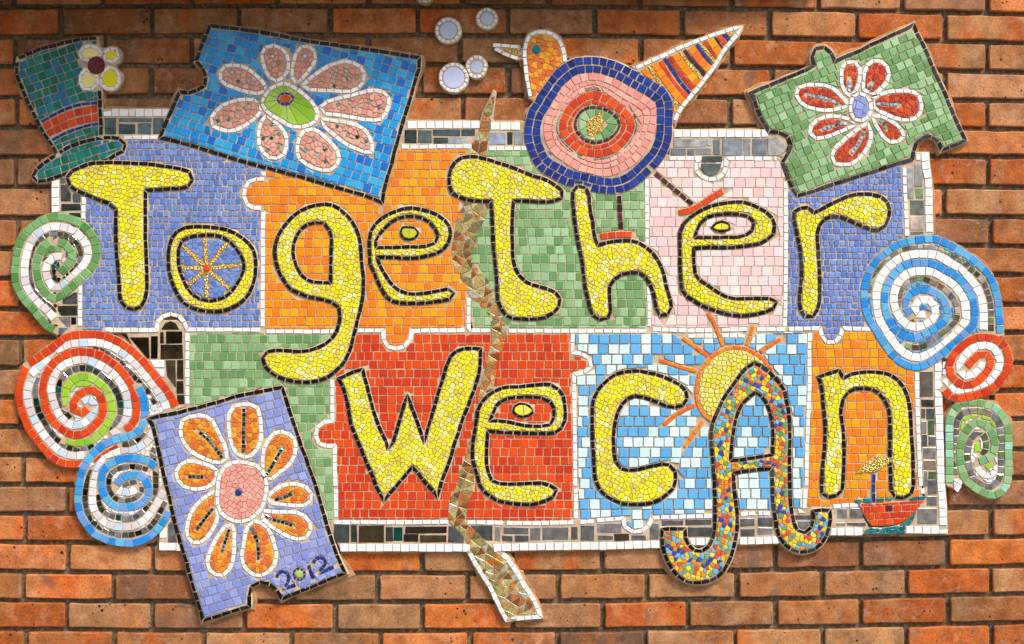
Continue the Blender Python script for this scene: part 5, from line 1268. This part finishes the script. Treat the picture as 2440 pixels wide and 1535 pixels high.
def f_right(t):
    wrow(t, '@30 1515,1365 1525,1500 @31 1550,200 1552,450 1558,655'); wrow(t, '@30 1468,1380 1470,1440')
    wrow(t, '@32 1637,400 1635,600 1645,900 1655,1200 1662,1500 @33 1675,200 1682,440'); wrow(t, '@33 1725,480 1530,480 1345,478')
    strip(t, S('@32 1690,380 1690,520'), 9, 20, 'white', 'white_tile')
    rows(t, (3, 1), '1355,70,1415,350 1425,40,1492,245 1435,262,1500,350:mirror_reflect_green 1385,368,1508,495:mirror_dark 1385,512,1508,632:mirror_reflect_green 1390,645,1505,672', 'mirror_grey')
    rows(t, (3, 2), '1475,470,1592,700:mirror_reflect_green 1485,720,1597,790 1485,800,1520,890 1530,800,1605,900 1485,915,1530,1025 1545,905,1605,1040:mirror_reflect_green 1490,1035,1535,1140 1550,1050,1615,1135 1500,1155,1615,1255 1505,1265,1615,1350:mirror_reflect_green 1508,1360,1540,1500 1550,1365,1625,1440:mirror_reflect_green', 'mirror_grey')
    rows(t, (3, 3), '1545,30,1625,160 1535,178,1625,262 1450,285,1625,425', 'mirror_grey')
border('tall mirror and white tile border down the right side', ['@30 1350,1362 1560,1362 @31 1590,300 1600,700 @32 1670,360 1680,800 1700,1400 @33 1725,520 1330,520 1330,440 1520,200 @32 1495,1400 1470,900 1450,400 @31 1360,700 1340,60'], f_right)
def f_bot(t):
    wrow(t, '@13 790,640 1300,640 1960,642'); wrow(t, '@13 2165,645 @23 0,638 400,628 900,624 1400,610'); wrow(t, '@23 1650,585 1880,585'); wrow(t, '@23 2110,580 @33 0,578 220,570'); wrow(t, '@33 650,498 960,495')
    rows(t, (1, 3), '735,435,875,592 890,435,945,592 962,440,1187,592:mirror_brown 1200,455,1268,580 1272,455,1350,580:mirror_mix 1378,450,1750,510:mirror_brown 1360,518,1492,585:mirror_brown 1510,527,1745,592:mirror_brown 1762,445,1900,595 1965,440,2160,578 2180,448,2225,580:mirror_grey 2245,532,2340,582', 'mirror_dark')
    rows(t, (2, 3), '0,458,225,515 0,535,85,582 100,530,225,585 240,460,330,575:mirror_grey 348,455,580,568 608,450,665,565 692,440,812,578 838,420,1055,508:mirror_grey 845,528,980,572:mirror_grey 992,512,1125,578:mirror_brown 1145,525,1275,570:mirror_grey 1310,420,1390,565 1420,390,1610,440 1630,385,1862,435 1650,455,1870,540 2120,378,2250,448 2120,470,2250,540', 'mirror_grey')
    rows(t, (3, 3), '20,365,155,450 20,460,155,520 350,345,495,385 380,400,490,480 730,290,820,375:mirror_bright 845,285,960,380 725,415,805,445 820,410,985,445', 'mirror_grey')
border('long mirror and white tile border along the bottom', ['@13 700,400 @23 650,400 1400,370 2100,350 @33 450,290 900,250 1020,460 1000,520 650,525 300,600 @23 1400,640 600,668 @13 800,680 700,450'], f_bot)
def f_left(t):
    wrow(t, '@01 498,180 498,330 500,490'); 
    rows(t, (0, 1), '545,170,590,215:mirror_dark 545,230,640,380:mirror_grey 655,310,725,385 555,398,725,460 590,480,725,530 560,1190,695,1300:mirror_grey 520,1310,695,1400:mirror_grey 515,1415,635,1500:mirror_bright 640,1415,685,1480:mirror_brown', 'mirror_dark')
    rows(t, (0, 2), '510,80,635,140:mirror_bright', 'mirror_bright')
border('strip of mirror and white tiles at the far left under the hat', ['@01 455,150 760,150 760,700 735,1500 @02 735,110 500,150 @01 500,1200 458,700'], f_left)
def f_corner(t):
    wrow(t, '@03 1465,440 1465,555'); wrow(t, '@03 1425,630 1530,632 1660,634')
    plate(t, xy(P('@03 1512,430 1560,385 1605,590 1510,592')), 'mirror_grey', 'mirror_tile')
border('corner of white tiles under the small blue swirl', ['@03 1425,420 1560,360 1680,665 1422,668'], f_corner)
def f_mid(t):
    plate(t, dedupe(xy(P('@02 1445,97 1480,42 1530,18 1580,40 1612,97')), 2), 'mirror_brown', 'mirror_tile')
    plate(t, xy(P('@02 1165,165 1335,165 1345,355 1320,352')), 'mirror_brown', 'mirror_tile'); plate(t, xy(P('@02 1590,368 1645,368 1648,540 1590,535')), 'mirror_brown', 'mirror_tile')
    plate(t, xy(P('@02 1490,370 1575,370 1580,620 1500,510')), 'mirror_brown', 'mirror_tile')
    rows(t, (0, 2), '1355,155,1415,355 1435,120,1470,220 1490,112,1635,220 1440,230,1640,360 1585,555,1648,670 1590,680,1655,765', 'mirror_brown')
    for q in ('@02 1345,370 1475,370 1475,435 1385,435', '@02 1392,448 1475,448 1475,520 1440,520'): plate(t, xy(P(q)), 'white', 'white_tile')
border('dark brown mirror patch with an arched top between red swirl and green panel', ['@02 1130,130 1400,110 1440,10 1620,10 1680,120 1680,790 1450,850'], f_mid)

for t, lp in SM: smear(t, lp)
for t in THINGS: emit(t)
print('tiles', NT[0], 'objects', len(bpy.data.objects))
